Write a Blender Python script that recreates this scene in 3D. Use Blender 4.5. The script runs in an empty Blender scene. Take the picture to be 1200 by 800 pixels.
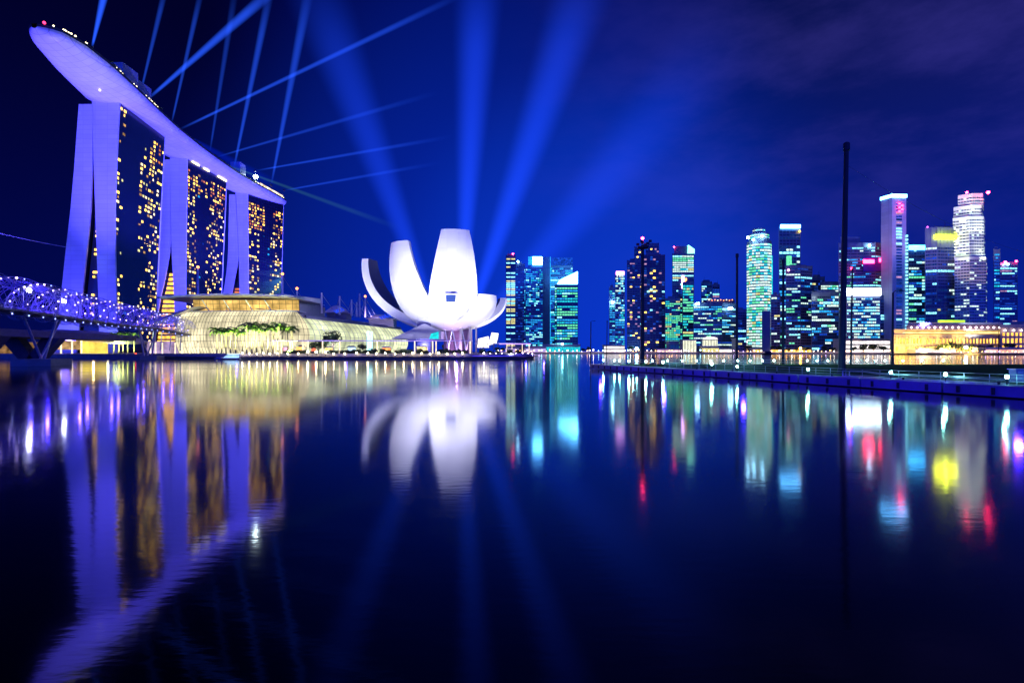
import bpy, math, random
from mathutils import Vector, Matrix
RAD = math.radians
S = bpy.context.scene
COL = S.collection
RNG = random.Random(11)

# ------------------------------------------------------------------ camera
F, CX, HZ, H = 645.0, 600.0, 411.5, 4.5      # focal length in photo pixels, optical centre, horizon row, eye height above the water
def PX(px, Y): return (px - CX) / F * Y
def PZ(py, Y): return H + (HZ - py) / F * Y
def P(px, py, Y): return Vector((PX(px, Y), Y, PZ(py, Y)))

cam = bpy.data.cameras.new('camera')
cam.lens, cam.sensor_width = 36 * F / 1200, 36
cam.shift_y = (HZ - 400) / 1200
cam.clip_start, cam.clip_end = 0.3, 8000
co = bpy.data.objects.new('camera', cam); COL.objects.link(co)
co.location = (0, 0, H); co.rotation_euler = (RAD(90), 0, 0)
S.camera = co

# ------------------------------------------------------------------ night sky
W = bpy.data.worlds.new('World'); S.world = W; W.use_nodes = True
nt = W.node_tree; nt.nodes.clear()
def N(t, tree=None, **kw):
    n = (tree or nt).nodes.new(t)
    for k, v in kw.items(): setattr(n, k, v)
    return n
def LK(a, b, tree=None): (tree or nt).links.new(a, b)
def math_n(op, a, b=None, tree=None, clamp=False):
    n = N('ShaderNodeMath', tree, operation=op); n.use_clamp = clamp
    for i, v in enumerate((a, b)):
        if v is None: continue
        if isinstance(v, (int, float)): n.inputs[i].default_value = v
        else: LK(v, n.inputs[i], tree)
    return n.outputs[0]
out = N('ShaderNodeOutputWorld'); bg = N('ShaderNodeBackground'); LK(bg.outputs[0], out.inputs[0])
tc = N('ShaderNodeTexCoord'); DIR = tc.outputs['Generated']
sep = N('ShaderNodeSeparateXYZ'); LK(DIR, sep.inputs[0])
def ramp_n(v, a, b, lo=0.0, hi=1.0, smooth=True):
    n = N('ShaderNodeMapRange', interpolation_type='SMOOTHSTEP' if smooth else 'LINEAR')
    LK(v, n.inputs[0])
    for i, q in enumerate((a, b, lo, hi)): n.inputs[i + 1].default_value = q
    return n.outputs[0]
def glow(px, py, width):
    d = Vector(((px - CX) / F, 1, (HZ - py) / F)).normalized()
    n = N('ShaderNodeVectorMath', operation='DOT_PRODUCT'); LK(DIR, n.inputs[0]); n.inputs[1].default_value = d
    return ramp_n(n.outputs['Value'], math.cos(RAD(width)), 1.0)
acc = None
def add_sky(fac, col):
    global acc
    m = N('ShaderNodeVectorMath', operation='SCALE'); m.inputs[0].default_value = col
    if isinstance(fac, (int, float)): m.inputs['Scale'].default_value = fac
    else: LK(fac, m.inputs['Scale'])
    if acc is None: acc = m.outputs[0]; return
    s = N('ShaderNodeVectorMath', operation='ADD'); LK(acc, s.inputs[0]); LK(m.outputs[0], s.inputs[1]); acc = s.outputs[0]
add_sky(1.0, (0.0004, 0.0005, 0.020))
low = ramp_n(sep.outputs['Z'], 0.50, -0.05)                      # city glow low over the bay
east = ramp_n(sep.outputs['X'], -0.62, 0.05)
add_sky(math_n('MULTIPLY', low, ramp_n(sep.outputs['X'], -0.75, 0.0, .24, 1)), (0.0006, 0.008, 0.21))
add_sky(glow(600, 320, 34), (0.0008, 0.012, 0.19))
add_sky(glow(690, 330, 22), (0.0008, 0.014, 0.14))
add_sky(glow(1050, 260, 34), (0.001, 0.006, 0.07))
add_sky(math_n('MULTIPLY', glow(590, 60, 26), 1.0), (0.0, 0.001, 0.05))
noi = N('ShaderNodeTexNoise'); noi.inputs['Scale'].default_value = 3.2; noi.inputs['Detail'].default_value = 7; noi.inputs['Roughness'].default_value = .62
mp = N('ShaderNodeMapping'); mp.inputs['Scale'].default_value = (1.0, 1.0, 2.6); mp.inputs['Rotation'].default_value = (0, RAD(22), 0)
LK(DIR, mp.inputs[0]); LK(mp.outputs[0], noi.inputs['Vector'])
cl = ramp_n(noi.outputs['Fac'], 0.36, 0.70)
add_sky(math_n('MULTIPLY', cl, math_n('MULTIPLY', ramp_n(sep.outputs['X'], -.1, .6), ramp_n(sep.outputs['Z'], .05, .35))), (0.018, 0.013, 0.085))
add_sky(math_n('MULTIPLY', ramp_n(sep.outputs['X'], .35, .75), ramp_n(sep.outputs['Z'], .2, .5)), (0.008, 0.004, 0.03))
add_sky(math_n('MULTIPLY', ramp_n(sep.outputs['Y'], 0.05, -.6), ramp_n(sep.outputs['Z'], .75, 0.0)), (0.016, 0.085, 1.9))   # blue fill glow added towards the city behind the camera, lighting the fronts
LK(acc, bg.inputs[0]); bg.inputs[1].default_value = 1.0

moon = bpy.data.lights.new('moonlight', 'SUN'); moon.energy = 0.015; moon.angle = RAD(.5); moon.color = (.6, .7, 1)
mo = bpy.data.objects.new('moonlight', moon); COL.objects.link(mo); mo.rotation_euler = (RAD(50), 0, RAD(-40))

S.view_settings.view_transform = 'Standard'; S.view_settings.look = 'None'
S.view_settings.exposure = 0.0; S.view_settings.gamma = 1.0
S.render.engine = 'CYCLES'
S.cycles.use_denoising = True
S.cycles.max_bounces = 6; S.cycles.diffuse_bounces = 2; S.cycles.glossy_bounces = 3
S.cycles.transparent_max_bounces = 24; S.cycles.volume_bounces = 0
S.cycles.sample_clamp_indirect = 30.0
S.cycles.volume_max_steps = 512

# ------------------------------------------------------------------ materials
MATS = {}
def pbr(name, col, rough=.6, metal=0.0, var=.25, scale=.3, bump=0.0, spec=None):
    if name in MATS: return MATS[name]
    m = bpy.data.materials.new(name); m.use_nodes = True; t = m.node_tree
    b = t.nodes['Principled BSDF']
    b.inputs['Roughness'].default_value = rough; b.inputs['Metallic'].default_value = metal
    if spec is not None: b.inputs['Specular IOR Level'].default_value = spec
    c = N('ShaderNodeTexCoord', t); n = N('ShaderNodeTexNoise', t)
    n.inputs['Scale'].default_value = scale; n.inputs['Detail'].default_value = 5
    LK(c.outputs['Object'], n.inputs['Vector'], t)
    r = N('ShaderNodeMapRange', t); LK(n.outputs['Fac'], r.inputs[0], t)
    r.inputs[3].default_value = 1 - var; r.inputs[4].default_value = 1 + var
    s = N('ShaderNodeVectorMath', t, operation='SCALE'); s.inputs[0].default_value = col; LK(r.outputs[0], s.inputs['Scale'], t)
    LK(s.outputs[0], b.inputs['Base Color'], t)
    if bump:
        k = N('ShaderNodeBump', t); k.inputs['Strength'].default_value = bump; LK(n.outputs['Fac'], k.inputs['Height'], t); LK(k.outputs[0], b.inputs['Normal'], t)
    MATS[name] = m; return m
def lamp_mat(name, col, strength, var=0.0, scale=.35, nee=False):
    """something that gives off light; var makes the rooms behind it unevenly bright"""
    if name in MATS: return MATS[name]
    m = bpy.data.materials.new(name); m.use_nodes = True; t = m.node_tree; t.nodes.clear()
    o = N('ShaderNodeOutputMaterial', t); e = N('ShaderNodeEmission', t); LK(e.outputs[0], o.inputs[0], t)
    e.inputs[0].default_value = (*col, 1); e.inputs[1].default_value = strength
    if var:
        c = N('ShaderNodeTexCoord', t); n = N('ShaderNodeTexNoise', t); n.inputs['Scale'].default_value = scale; n.inputs['Detail'].default_value = 3
        LK(c.outputs['Object'], n.inputs['Vector'], t)
        r = N('ShaderNodeMapRange', t); LK(n.outputs['Fac'], r.inputs[0], t)
        r.inputs[1].default_value = .3; r.inputs[2].default_value = .7
        r.inputs[3].default_value = strength * (1 - var); r.inputs[4].default_value = strength * (1 + var)
        LK(r.outputs[0], e.inputs[1], t)
    m.cycles.emission_sampling = 'AUTO' if nee else 'NONE'
    MATS[name] = m; return m
def panelled(name, col, rough, sx, sy, dark=.75, metal=0.0, axis='XZ', bump=.0):
    """cladding with real panel joints"""
    if name in MATS: return MATS[name]
    m = pbr(name, col, rough, metal, .12, .08); t = m.node_tree
    b = t.nodes['Principled BSDF']
    c = N('ShaderNodeTexCoord', t); sp = N('ShaderNodeSeparateXYZ', t); LK(c.outputs['Object'], sp.inputs[0], t)
    cb = N('ShaderNodeCombineXYZ', t); LK(sp.outputs[axis[0]], cb.inputs[0], t); LK(sp.outputs[axis[1]], cb.inputs[1], t)
    br = N('ShaderNodeTexBrick', t); LK(cb.outputs[0], br.inputs['Vector'], t)
    br.offset = 0.0; br.inputs['Scale'].default_value = 1; br.inputs['Brick Width'].default_value = sx; br.inputs['Row Height'].default_value = sy
    br.inputs['Mortar Size'].default_value = .12; br.inputs['Color1'].default_value = (1, 1, 1, 1); br.inputs['Color2'].default_value = (.9, .9, .9, 1)
    br.inputs['Mortar'].default_value = (dark, dark, dark, 1)
    old = b.inputs['Base Color'].links[0].from_socket
    mu = N('ShaderNodeVectorMath', t, operation='MULTIPLY'); LK(old, mu.inputs[0], t); LK(br.outputs['Color'], mu.inputs[1], t)
    LK(mu.outputs[0], b.inputs['Base Color'], t)
    return m

M_glass = pbr('dark_glass', (.03, .045, .09), .12, 0, .3, .1, spec=.5)
M_wall = pbr('tower_wall', (.20, .22, .28), .6)
M_wall2 = pbr('tower_wall_pale', (.26, .26, .32), .6)
M_wall3 = pbr('tower_wall_dark', (.11, .13, .19), .35)
M_white = panelled('white_cladding', (.74, .74, .78), .5, 9, 3.45, .72)
M_conc = pbr('concrete', (.30, .29, .29), .85, 0, .3, .5, .2)
M_steel = pbr('steel', (.45, .46, .5), .35, .7, .15)
M_dark = pbr('dark_metal', (.02, .022, .03), .5, .3)
M_wood = pbr('boardwalk', (.16, .11, .08), .8, 0, .3, 1.0)
M_stone = pbr('stone', (.42, .36, .28), .75, 0, .2, .3)
M_leaf = pbr('leaf', (.05, .10, .03), .6, 0, .6, .6)
M_leaf_dark = pbr('leaf_dark', (.035, .065, .03), .6, 0, .6, .6)
M_palm = pbr('palm_leaf', (.09, .16, .03), .55, 0, .5, .6)
M_bark = pbr('bark', (.22, .17, .12), .9, 0, .4, 1.5)
M_hull = panelled('hull_panels', (.62, .60, .68), .42, 6, 6, .55, axis='XY')
M_turf = pbr('turf', (.022, .085, .03), 1.0, 0, .6, 1.1, .3, spec=.02)
E_warm = lamp_mat('win_warm', (1, .56, .08), 4.2, .55)
E_wdim = lamp_mat('win_warm_dim', (1, .5, .14), .55, .7)
E_wpale = lamp_mat('win_warm_pale', (1, .75, .32), 2.6, .5)
E_gold = lamp_mat('win_gold', (1, .48, .07), 2.2, .5)
E_red = lamp_mat('win_red', (1, .26, .08), .8, .5)
E_white = lamp_mat('win_white', (.24, .80, 1), 2.2, .5)
E_cyan = lamp_mat('win_cyan', (.02, .42, 1), 1.15, .6)
E_teal = lamp_mat('win_teal', (.015, .60, .72), 1.2, .6)
E_green = lamp_mat('win_green', (.16, .92, .45), 1.2, .5)
E_yel = lamp_mat('win_yellow', (.95, .85, .30), 1.1, .5)
E_blue = lamp_mat('win_blue', (.01, .09, .75), .7, .7)
E_dim = lamp_mat('win_dim', (.008, .06, .36), .5, .8)
E_pale = lamp_mat('win_pale', (.72, 1, .86), 1.35, .5)
E_pink = lamp_mat('win_pink', (.8, .4, .7), .7, .5)

# ------------------------------------------------------------------ mesh building
ORIGIN = {}
class MB:
    def __init__(s): s.v, s.f, s.mi, s.c = [], [], [], 0
    def face(s, *pts):
        b = len(s.v); s.v += [Vector(p) for p in pts]; s.f.append(tuple(range(b, b + len(pts)))); s.mi.append(s.c)
    def box(s, x0, x1, y0, y1, z0, z1):
        s.prism([(x0, y0), (x1, y0), (x1, y1), (x0, y1)], z0, z1)
    def prism(s, plan, z0, z1, top=None):
        b = len(s.v); n = len(plan); top = top or plan
        s.v += [Vector((x, y, z0)) for x, y in plan] + [Vector((x, y, z1)) for x, y in top]
        s.f += [(b + i, b + (i + 1) % n, b + n + (i + 1) % n, b + n + i) for i in range(n)]
        s.f += [tuple(range(b + n, b + 2 * n)), tuple(range(b + n - 1, b - 1, -1))]
        s.mi += [s.c] * (n + 2)
    def loft(s, rings, cap=True):
        b = len(s.v); n = len(rings[0])
        for r in rings: s.v += [Vector(p) for p in r]
        for k in range(len(rings) - 1):
            for i in range(n):
                j = (i + 1) % n
                s.f.append((b + k * n + i, b + k * n + j, b + (k + 1) * n + j, b + (k + 1) * n + i)); s.mi.append(s.c)
        if cap:
            s.f.append(tuple(range(b + n - 1, b - 1, -1))); s.mi.append(s.c)
            e = b + (len(rings) - 1) * n; s.f.append(tuple(range(e, e + n))); s.mi.append(s.c)
    def tube(s, pts, r, n=6, r1=None):
        pts = [Vector(p) for p in pts]; rings = []
        for i, p in enumerate(pts):
            d = (pts[min(i + 1, len(pts) - 1)] - pts[max(i - 1, 0)])
            d = d.normalized() if d.length > 1e-6 else Vector((0, 0, 1))
            a = d.cross(Vector((0, 0, 1)) if abs(d.z) < .9 else Vector((1, 0, 0))).normalized(); c = d.cross(a)
            q = r if r1 is None else r + (r1 - r) * i / max(1, len(pts) - 1)
            rings.append([p + (a * math.cos(2 * math.pi * k / n) + c * math.sin(2 * math.pi * k / n)) * q for k in range(n)])
        s.loft(rings)
    def lathe(s, prof, c, n=16):
        s.loft([[Vector((c[0] + r * math.cos(2 * math.pi * k / n), c[1] + r * math.sin(2 * math.pi * k / n), c[2] + z)) for k in range(n)] for r, z in prof])
    def ball(s, c, r, n=8):
        s.lathe([(max(r * math.sin(math.pi * i / 6), r * .04), -r * math.cos(math.pi * i / 6)) for i in range(7)], c, n)
    def sheet(s, rows):
        b = len(s.v); n = len(rows[0])
        for r in rows: s.v += [Vector(p) for p in r]
        for k in range(len(rows) - 1):
            for i in range(n - 1):
                s.f.append((b + k * n + i, b + k * n + i + 1, b + (k + 1) * n + i + 1, b + (k + 1) * n + i)); s.mi.append(s.c)
    def build(s, name, mats, parent=None, smooth=False, **props):
        o0 = ORIGIN.get(parent.name, Vector()) if parent else Vector()
        me = bpy.data.meshes.new(name); me.from_pydata([v - o0 for v in s.v], [], s.f)
        mats = mats if isinstance(mats, (list, tuple)) else [mats]
        for m in mats: me.materials.append(m)
        if len(mats) > 1: me.polygons.foreach_set('material_index', s.mi)
        if smooth: me.polygons.foreach_set('use_smooth', [True] * len(me.polygons))
        me.update()
        o = bpy.data.objects.new(name, me); COL.objects.link(o)
        if parent: o.parent = parent; ORIGIN[o.name] = o0
        for k, v in props.items(): o[k] = v
        return o
def thing(name, label, cat, loc, group=None):
    o = bpy.data.objects.new(name, None); COL.objects.link(o); o.location = loc; o.empty_display_size = .5
    ORIGIN[o.name] = Vector(loc); o['label'] = label; o['category'] = cat
    if group: o['group'] = group
    return o
def setting(name, mb, mat, kind='structure'):
    o = mb.build(name, mat); o['kind'] = kind; return o
def dup(root, loc, label, rz=0.0, sc=1.0):
    def cp(o, par):
        c = o.copy(); COL.objects.link(c)
        if par: c.parent = par
        for k in o.children: cp(k, c)
        return c
    r = cp(root, None); r.location = loc; r.rotation_euler = (0, 0, rz); r.scale = (sc, sc, sc); r['label'] = label
    return r
ORDS = 'first second third fourth fifth sixth seventh eighth ninth tenth eleventh twelfth thirteenth fourteenth fifteenth sixteenth seventeenth eighteenth nineteenth'.split()
TENS = {2: 'twent', 3: 'thirt', 4: 'fort', 5: 'fift', 6: 'sixt', 7: 'sevent', 8: 'eight', 9: 'ninet'}
def nth(i):
    if i < 19: return ORDS[i]
    t, u = divmod(i + 1, 10)
    return TENS[t] + 'ieth' if u == 0 else TENS[t] + 'y-' + ORDS[u - 1]
def interp(tab, x):
    tab = sorted(tab)
    if x <= tab[0][0]: return tab[0][1]
    for (a, u), (b, v) in zip(tab, tab[1:]):
        if x <= b: return u + (v - u) * (x - a) / (b - a)
    return tab[-1][1]
def spot(name, loc, tgt, col, L, angle=60, blend=.8, size=1.0, albedo=.65):
    """floodlight: L is the brightness it gives a pale wall at tgt"""
    loc, tgt = Vector(loc), Vector(tgt); d = tgt - loc
    l = bpy.data.lights.new(name, 'SPOT'); l.energy = L * math.pi / albedo * d.length_squared * 4 * math.pi / .7 / 3.2
    l.color = col; l.spot_size = RAD(angle); l.spot_blend = blend; l.shadow_soft_size = size
    o = bpy.data.objects.new(name, l); COL.objects.link(o); o.location = loc
    o.rotation_euler = d.to_track_quat('-Z', 'Y').to_euler(); return o
def point(name, loc, col, energy, size=.3):
    l = bpy.data.lights.new(name, 'POINT'); l.energy = energy; l.color = col; l.shadow_soft_size = size
    o = bpy.data.objects.new(name, l); COL.objects.link(o); o.location = loc; return o

# ------------------------------------------------------------------ water and land
wm = bpy.data.materials.new('bay_water'); wm.use_nodes = True; t = wm.node_tree; b = t.nodes['Principled BSDF']
b.inputs['Base Color'].default_value = (0, .0006, .003, 1); b.inputs['Roughness'].default_value = .085; b.inputs['IOR'].default_value = 1.30
c_ = N('ShaderNodeTexCoord', t); m_ = N('ShaderNodeMapping', t); m_.inputs['Scale'].default_value = (.55, 1.6, 1)
LK(c_.outputs['Object'], m_.inputs[0], t)
n1 = N('ShaderNodeTexNoise', t); n1.inputs['Scale'].default_value = 2.2; n1.inputs['Detail'].default_value = 3; LK(m_.outputs[0], n1.inputs['Vector'], t)
bp = N('ShaderNodeBump', t); bp.inputs['Strength'].default_value = .02; bp.inputs['Distance'].default_value = .12
LK(n1.outputs['Fac'], bp.inputs['Height'], t)
n2 = N('ShaderNodeTexNoise', t); n2.inputs['Scale'].default_value = .035; n2.inputs['Detail'].default_value = 3; LK(m_.outputs[0], n2.inputs['Vector'], t)
rr = N('ShaderNodeMapRange', t); LK(n2.outputs['Fac'], rr.inputs[0], t); rr.inputs[1].default_value = .35; rr.inputs[2].default_value = .65; rr.inputs[3].default_value = .06; rr.inputs[4].default_value = .10   # wind patches
LK(rr.outputs[0], b.inputs['Roughness'], t); LK(bp.outputs[0], b.inputs['Normal'], t)
w = MB(); w.sheet([[(x, y, 0) for x in range(-2400, 2401, 400)] for y in range(-300, 2901, 400)]); setting('water', w, wm)

pr = MB()
shore = [(-520, 305), (-2, 305), (8, 322), (14, 352), (-8, 372), (-30, 430), (-70, 640), (-90, 800), (-700, 800), (-700, 305)]
pr.prism(shore, -2, 3.2); setting('promenade', pr, M_conc)
bw = MB(); bw.prism([(-200, 302.4), (0, 302.4), (11.5, 321), (16.8, 352), (14.2, 352), (8.2, 322), (-2, 304.9), (-200, 304.9)], 1.0, 1.6); setting('boardwalk', bw, M_wood)
far = MB()
far.prism([(-40, 960), (150, 1002), (355, 902), (485, 780), (600, 690), (700, 655), (900, 640), (900, 1700), (-900, 1700), (-700, 1100)], -2, 2.0)
setting('quay_land', far, M_conc)

# ------------------------------------------------------------------ the triple-towered hotel
def hotel(label, Yn, Yf, near_R, far_R, rl, ll_l, ll_r, lit, seed, ztop=190.0):
    rg = random.Random(seed)
    zt = lambda tab, Y: [(PZ(py, Y), PX(px, Y)) for py, px in tab]
    Rn, Rf, RL, LL, LR = zt(near_R, Yn), zt(far_R, Yf), zt(rl, Yn), zt(ll_l, Yn), zt(ll_r, Yn)
    th = thing('hotel_tower', label, 'hotel tower', (interp(Rn, 60) - 15, (Yn + Yf) / 2, 3.2), 'hotel towers under the roof deck')
    zs = [3.2 + (ztop - 3.2) * i / 14 for i in range(15)]
    sh = lambda z: interp(Rf, z) - interp(Rn, z)
    def slab(a, bb, top, nm_side):
        zz = [min(z, top) for z in zs]
        sides = MB()
        sides.loft([[(interp(a, z), Yn + 1.2, z), (interp(bb, z), Yn + 1.2, z), (interp(bb, z) + sh(z), Yf - 1.2, z), (interp(a, z) + sh(z), Yf - 1.2, z)] for z in zz])
        sides.build(nm_side, M_fac, th)
        for y0, y1, k in ((Yn, Yn + 1.2, 0), (Yf - 1.2, Yf, 1)):
            e = MB()
            e.loft([[(interp(a, z) - .25 + sh(z) * k, y0, z), (interp(bb, z) + .25 + sh(z) * k, y0, z), (interp(bb, z) + .25 + sh(z) * k, y1, z), (interp(a, z) - .25 + sh(z) * k, y1, z)] for z in zz])
            e.build('end_wall', M_white, th)
    slab(RL, Rn, ztop, 'glass_slab'); slab(LL, LR, ztop - 2.5, 'glass_slab')
    nk = MB(); zc = ztop
    nk.prism([(interp(LL, zc) + 3, Yn + 4), (interp(Rn, zc) - 2, Yn + 4), (interp(Rn, zc) - 2 + sh(zc), Yf - 3), (interp(LL, zc) + 3 + sh(zc), Yf - 3)], ztop - 4, ztop + 3.5)
    nk.build('roof_neck', M_dark, th)
    # lit rooms in the bay-side glass: bays of 4.2 m, storeys of 3.45 m
    nb = max(8, int((Yf - Yn - 3) / 4.2)); cells = []
    for r in range(1, 53):
        z = 6 + r * 3.45
        if z > ztop - 4: break
        for c in range(nb):
            v = (c + .5) / nb
            for (v0, v1, zf0, zf1, pb, mats) in lit:
                zf = z / ztop
                if v0 <= v < v1 and zf0 <= zf < zf1 and rg.random() < pb * 1.25:
                    cells.append((v, z, rg.choice(mats))); break
    def pane(mb, v, z):
        q = []; wv = rg.choice([.36, .36, .30, .22, .16]); v += rg.uniform(-1, 1) * (.38 - wv) / nb
        for vv, zz in ((v - wv / nb, z - .9), (v + wv / nb, z - .9), (v + wv / nb, z + .95), (v - wv / nb, z + .95)):
            q.append((interp(Rn, zz) + sh(zz) * vv + .14, Yn + 1.2 + (Yf - Yn - 2.4) * vv, zz))
        mb.face(*q)
    cells.sort(key=lambda c: c[0])
    for v, z, m in cells[:100]:
        mb = MB(); pane(mb, v, z); mb.build('window', m, th)
    rest = {}
    mm = []
    mb = MB()
    for v, z, m in cells[100:]:
        if m not in mm: mm.append(m)
        mb.c = mm.index(m); pane(mb, v, z)
    if mm: mb.build('window', mm, th, kind='stuff')
    # dim unlit rooms with a trace of light
    # atrium glass between the two slabs, with its storeys
    ag = MB(); zz = [z for z in zs if interp(RL, z) - interp(LR, z) > .8]
    if zz:
        for a0, a1 in zip(zz, zz[1:]):
            ag.face((interp(LR, a0), Yn + 5, a0), (interp(RL, a0), Yn + 5, a0), (interp(RL, a1), Yn + 5, a1), (interp(LR, a1), Yn + 5, a1))
        ag.build('atrium_glass', M_glass, th)
    return th, (Rn, Rf, RL, LL, LR, sh)
M_fac = panelled('hotel_glass', (.006, .010, .026), .16, 4.2, 3.45, 1.6, axis='YZ')
W1, W2 = [E_warm, E_warm, E_warm, E_yel, E_wdim, E_wdim, E_wpale], [E_gold, E_red, E_warm, E_wdim]
T1, g1 = hotel('nearest and tallest hotel tower with two splayed white fins, below the deck prow', 408, 476,
    [(113, 140), (150, 138), (200, 135.5), (250, 134), (300, 134.5), (350, 136), (411, 137)],
    [(160, 194), (250, 189), (358, 184), (411, 182)],
    [(118, 108), (250, 112), (350, 115.6), (411, 117)],
    [(118, 93), (200, 87), (250, 82.5), (300, 76.5), (345, 72), (411, 64)],
    [(118, 108), (200, 107.6), (250, 105.7), (300, 100.6), (345, 96), (411, 89)],
    [(0, .14, .0, 1, .27, W1), (.14, .5, 0, 1, .012, [E_dim, E_cyan]), (.5, .66, .06, .92, .20, W1), (.66, 1, .86, .95, .55, W2), (.66, 1, .06, .86, .36, W1)], 3)
T2, g2 = hotel('middle hotel tower, glass front lit in columns, gold atrium between its white fins', 526, 597,
    [(184, 219), (300, 217.5), (411, 217)], [(211, 266), (345, 260), (411, 258)],
    [(184, 199.5), (260, 200.5), (300, 201.5), (340, 204), (411, 206)],
    [(184, 184), (300, 182), (340, 178), (411, 168)],
    [(184, 199), (260, 199), (290, 199.5), (320, 194), (340, 190), (350, 187), (411, 178)],
    [(0, .3, .84, .95, .62, W2), (.3, .55, .84, .95, .3, W2), (.55, 1, .8, .95, .5, W2), (0, .28, .05, .84, .34, W1), (.28, .5, .05, .84, .02, [E_dim, E_cyan]), (.28, .6, .03, .32, .25, [E_teal, E_cyan, E_dim]), (.5, .85, .04, .8, .40, W1), (.85, 1, .04, .8, .12, W1)], 4)
T3, g3 = hotel('farthest hotel tower, its white fins joined at the top and parted at the foot', 643, 702,
    [(225, 290), (345, 291), (411, 291)], [(241, 332.5), (335, 330), (411, 329)],
    [(225, 276), (300, 280), (345, 281), (411, 282)],
    [(225, 269), (300, 267.5), (325, 265), (345, 261.5), (411, 251)],
    [(225, 276), (300, 279.8), (320, 276), (345, 271), (411, 261)],
    [(0, .5, .78, .95, .62, W2), (.7, 1, .8, .95, .5, W2), (0, .3, .05, .78, .32, W1), (.3, .62, .05, .78, .03, [E_dim, E_cyan]), (.62, 1, .05, .8, .30, W1)], 5)
# lit storeys inside the atria
def atrium_rows(th, g, Yn, z0, z1, step, mat, hgt):
    Rn, Rf, RL, LL, LR, sh = g; z = z0
    while z < z1:
        a, b_ = interp(LR, z) + .8, interp(RL, z) - .8
        if b_ - a > 1.2:
            mb = MB(); mb.face((a, Yn + 4.7, z), (b_, Yn + 4.7, z), (interp(RL, z + hgt) - .8, Yn + 4.7, z + hgt), (interp(LR, z + hgt) + .8, Yn + 4.7, z + hgt))
            mb.build('lit_gallery', mat, th)
        z += step
atrium_rows(T2, g2, 526, 8, 78, 4.3, E_gold, 2.7)
atrium_rows(T3, g3, 643, 55, 80, 3.6, E_red, 2.0)
rg = random.Random(9)
for i in range(34):
    z = 22 + i * 3.4; mb = MB(); x = interp(g1[2], z)
    if x - interp(g1[4], z) > 1.4:
        mb.face((x - 1.5, 411.2, z), (x - .4, 411.2, z), (x - .4, 411.2, z + 2.1), (x - 1.5, 411.2, z + 2.1)); mb.build('lift_window', E_red, T1)
    if rg.random() < .45 and z < 100:
        l = interp(g1[4], z) + 1; rr = min(x - 2.5, l + rg.uniform(3, 8))
        if rr - l > 2:
            mb = MB(); mb.face((l + (x - l) * .25, 412.2, z), (rr, 412.2, z), (rr, 412.2, z + 1.6), (l + (x - l) * .25, 412.2, z + 1.6)); mb.build('lit_gallery', E_warm, T1)

def palm_mesh(seed, h):
    rg = random.Random(seed); fr = MB()
    for k in range(17):
        az = 2 * math.pi * k / 17 + rg.uniform(-.2, .2); el = rg.uniform(.1, 1.15); L = rg.uniform(3.6, 4.9)
        d = Vector((math.cos(az), math.sin(az), 0)); s = Vector((-math.sin(az), math.cos(az), 0)); p = Vector((0, 0, h))
        pts = []
        for i in range(7):
            pts.append(p.copy()); e = el - i * .30; p = p + (d * math.cos(e) + Vector((0, 0, math.sin(e)))) * L / 6
        for i in range(6):
            w_ = 1.0 * math.sin(math.pi * (i + .8) / 7.2)
            for sg_ in (-1, 1):
                a, b_ = pts[i], pts[i + 1]; dr = Vector((0, 0, -.45 * w_))
                fr.face(a, b_, b_ + s * sg_ * w_ * .9 + dr, a + s * sg_ * w_ * .45 + dr * .4)
    return fr
# the boat-shaped roof deck
Rt = [(325.5, -281), (328, -275), (332, -271), (345, -268), (370, -269.5), (408, -276), (440, -282), (476, -288), (526, -293), (597, -296), (643, -293), (690, -289), (705, -289), (712, -293), (715.5, -300)]
Wt = [(325.5, 3), (328, 13), (332, 20), (338, 25), (345, 29), (370, 37), (408, 42), (476, 43), (526, 42), (597, 40), (643, 38), (690, 34), (705, 29), (712, 21), (715.5, 6)]
deck = thing('roof_deck', 'long boat-shaped roof deck laid across the three hotel towers, prow overhanging', 'roof deck', (-300, 520, 193))
ys = [325.5, 327, 329, 332, 336, 341, 347, 355, 365, 378, 392] + [408 + 12 * i for i in range(24)] + [690, 698, 705, 709, 712, 714, 715.5]
hull, rimm = MB(), MB()
rows_h, rows_r = [], []
for y in ys:
    r, wd = interp(Rt, y), interp(Wt, y); c0 = r - wd / 2; dp = 8.2 * min(1, wd / 34) ** .8
    ring = []
    for k in range(21):
        a = math.pi * k / 20; s_ = math.cos(a)
        ring.append((c0 + s_ * wd / 2, y, 196.6 - dp * (math.sin(a) ** .8)))
    rows_h.append(ring)
    rows_r.append([(r, y, 196.6), (r + .25, y, 198.2), (r - 1, y, 198.2), (r - wd + 1, y, 198.2), (r - wd - .25, y, 198.2), (r - wd, y, 196.6)])
hull.sheet(rows_h); rimm.sheet(rows_r)
hull.build('hull', M_hull, deck, True); rimm.build('deck_rim', M_dark, deck)
M_block = pbr('deck_blocks', (.22, .25, .4), .5)
for y0, y1, xo, hh in ((392, 408, -7.5, 12), (409, 428, -7.5, 10), (604, 616, -8, 14), (470, 500, -18, 4.0), (640, 676, -9, 3.5)):
    bl = MB(); x = interp(Rt, (y0 + y1) / 2) + xo; bl.box(x - 6, x + 5, y0, y1, 198.2, 198.2 + hh); bl.build('pavilion', M_block, deck)
E_rim = lamp_mat('deck_lamp', (1, .85, .5), 5)
E_star = lamp_mat('floodlight_face', (.75, .95, 1), 60, nee=True)
E_redl = lamp_mat('red_beacon', (1, .03, .12), 40, nee=True)
rg = random.Random(5)
for i in range(46):
    y = rg.choice([rg.uniform(326.5, 350), rg.uniform(378, 428), rg.uniform(410, 440), rg.uniform(630, 700), rg.uniform(640, 695)])
    mb = MB(); mb.ball((interp(Rt, y) - .9, y, 199.1), rg.uniform(.35, .6)); mb.build('deck_lamp', E_rim, deck)
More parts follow.
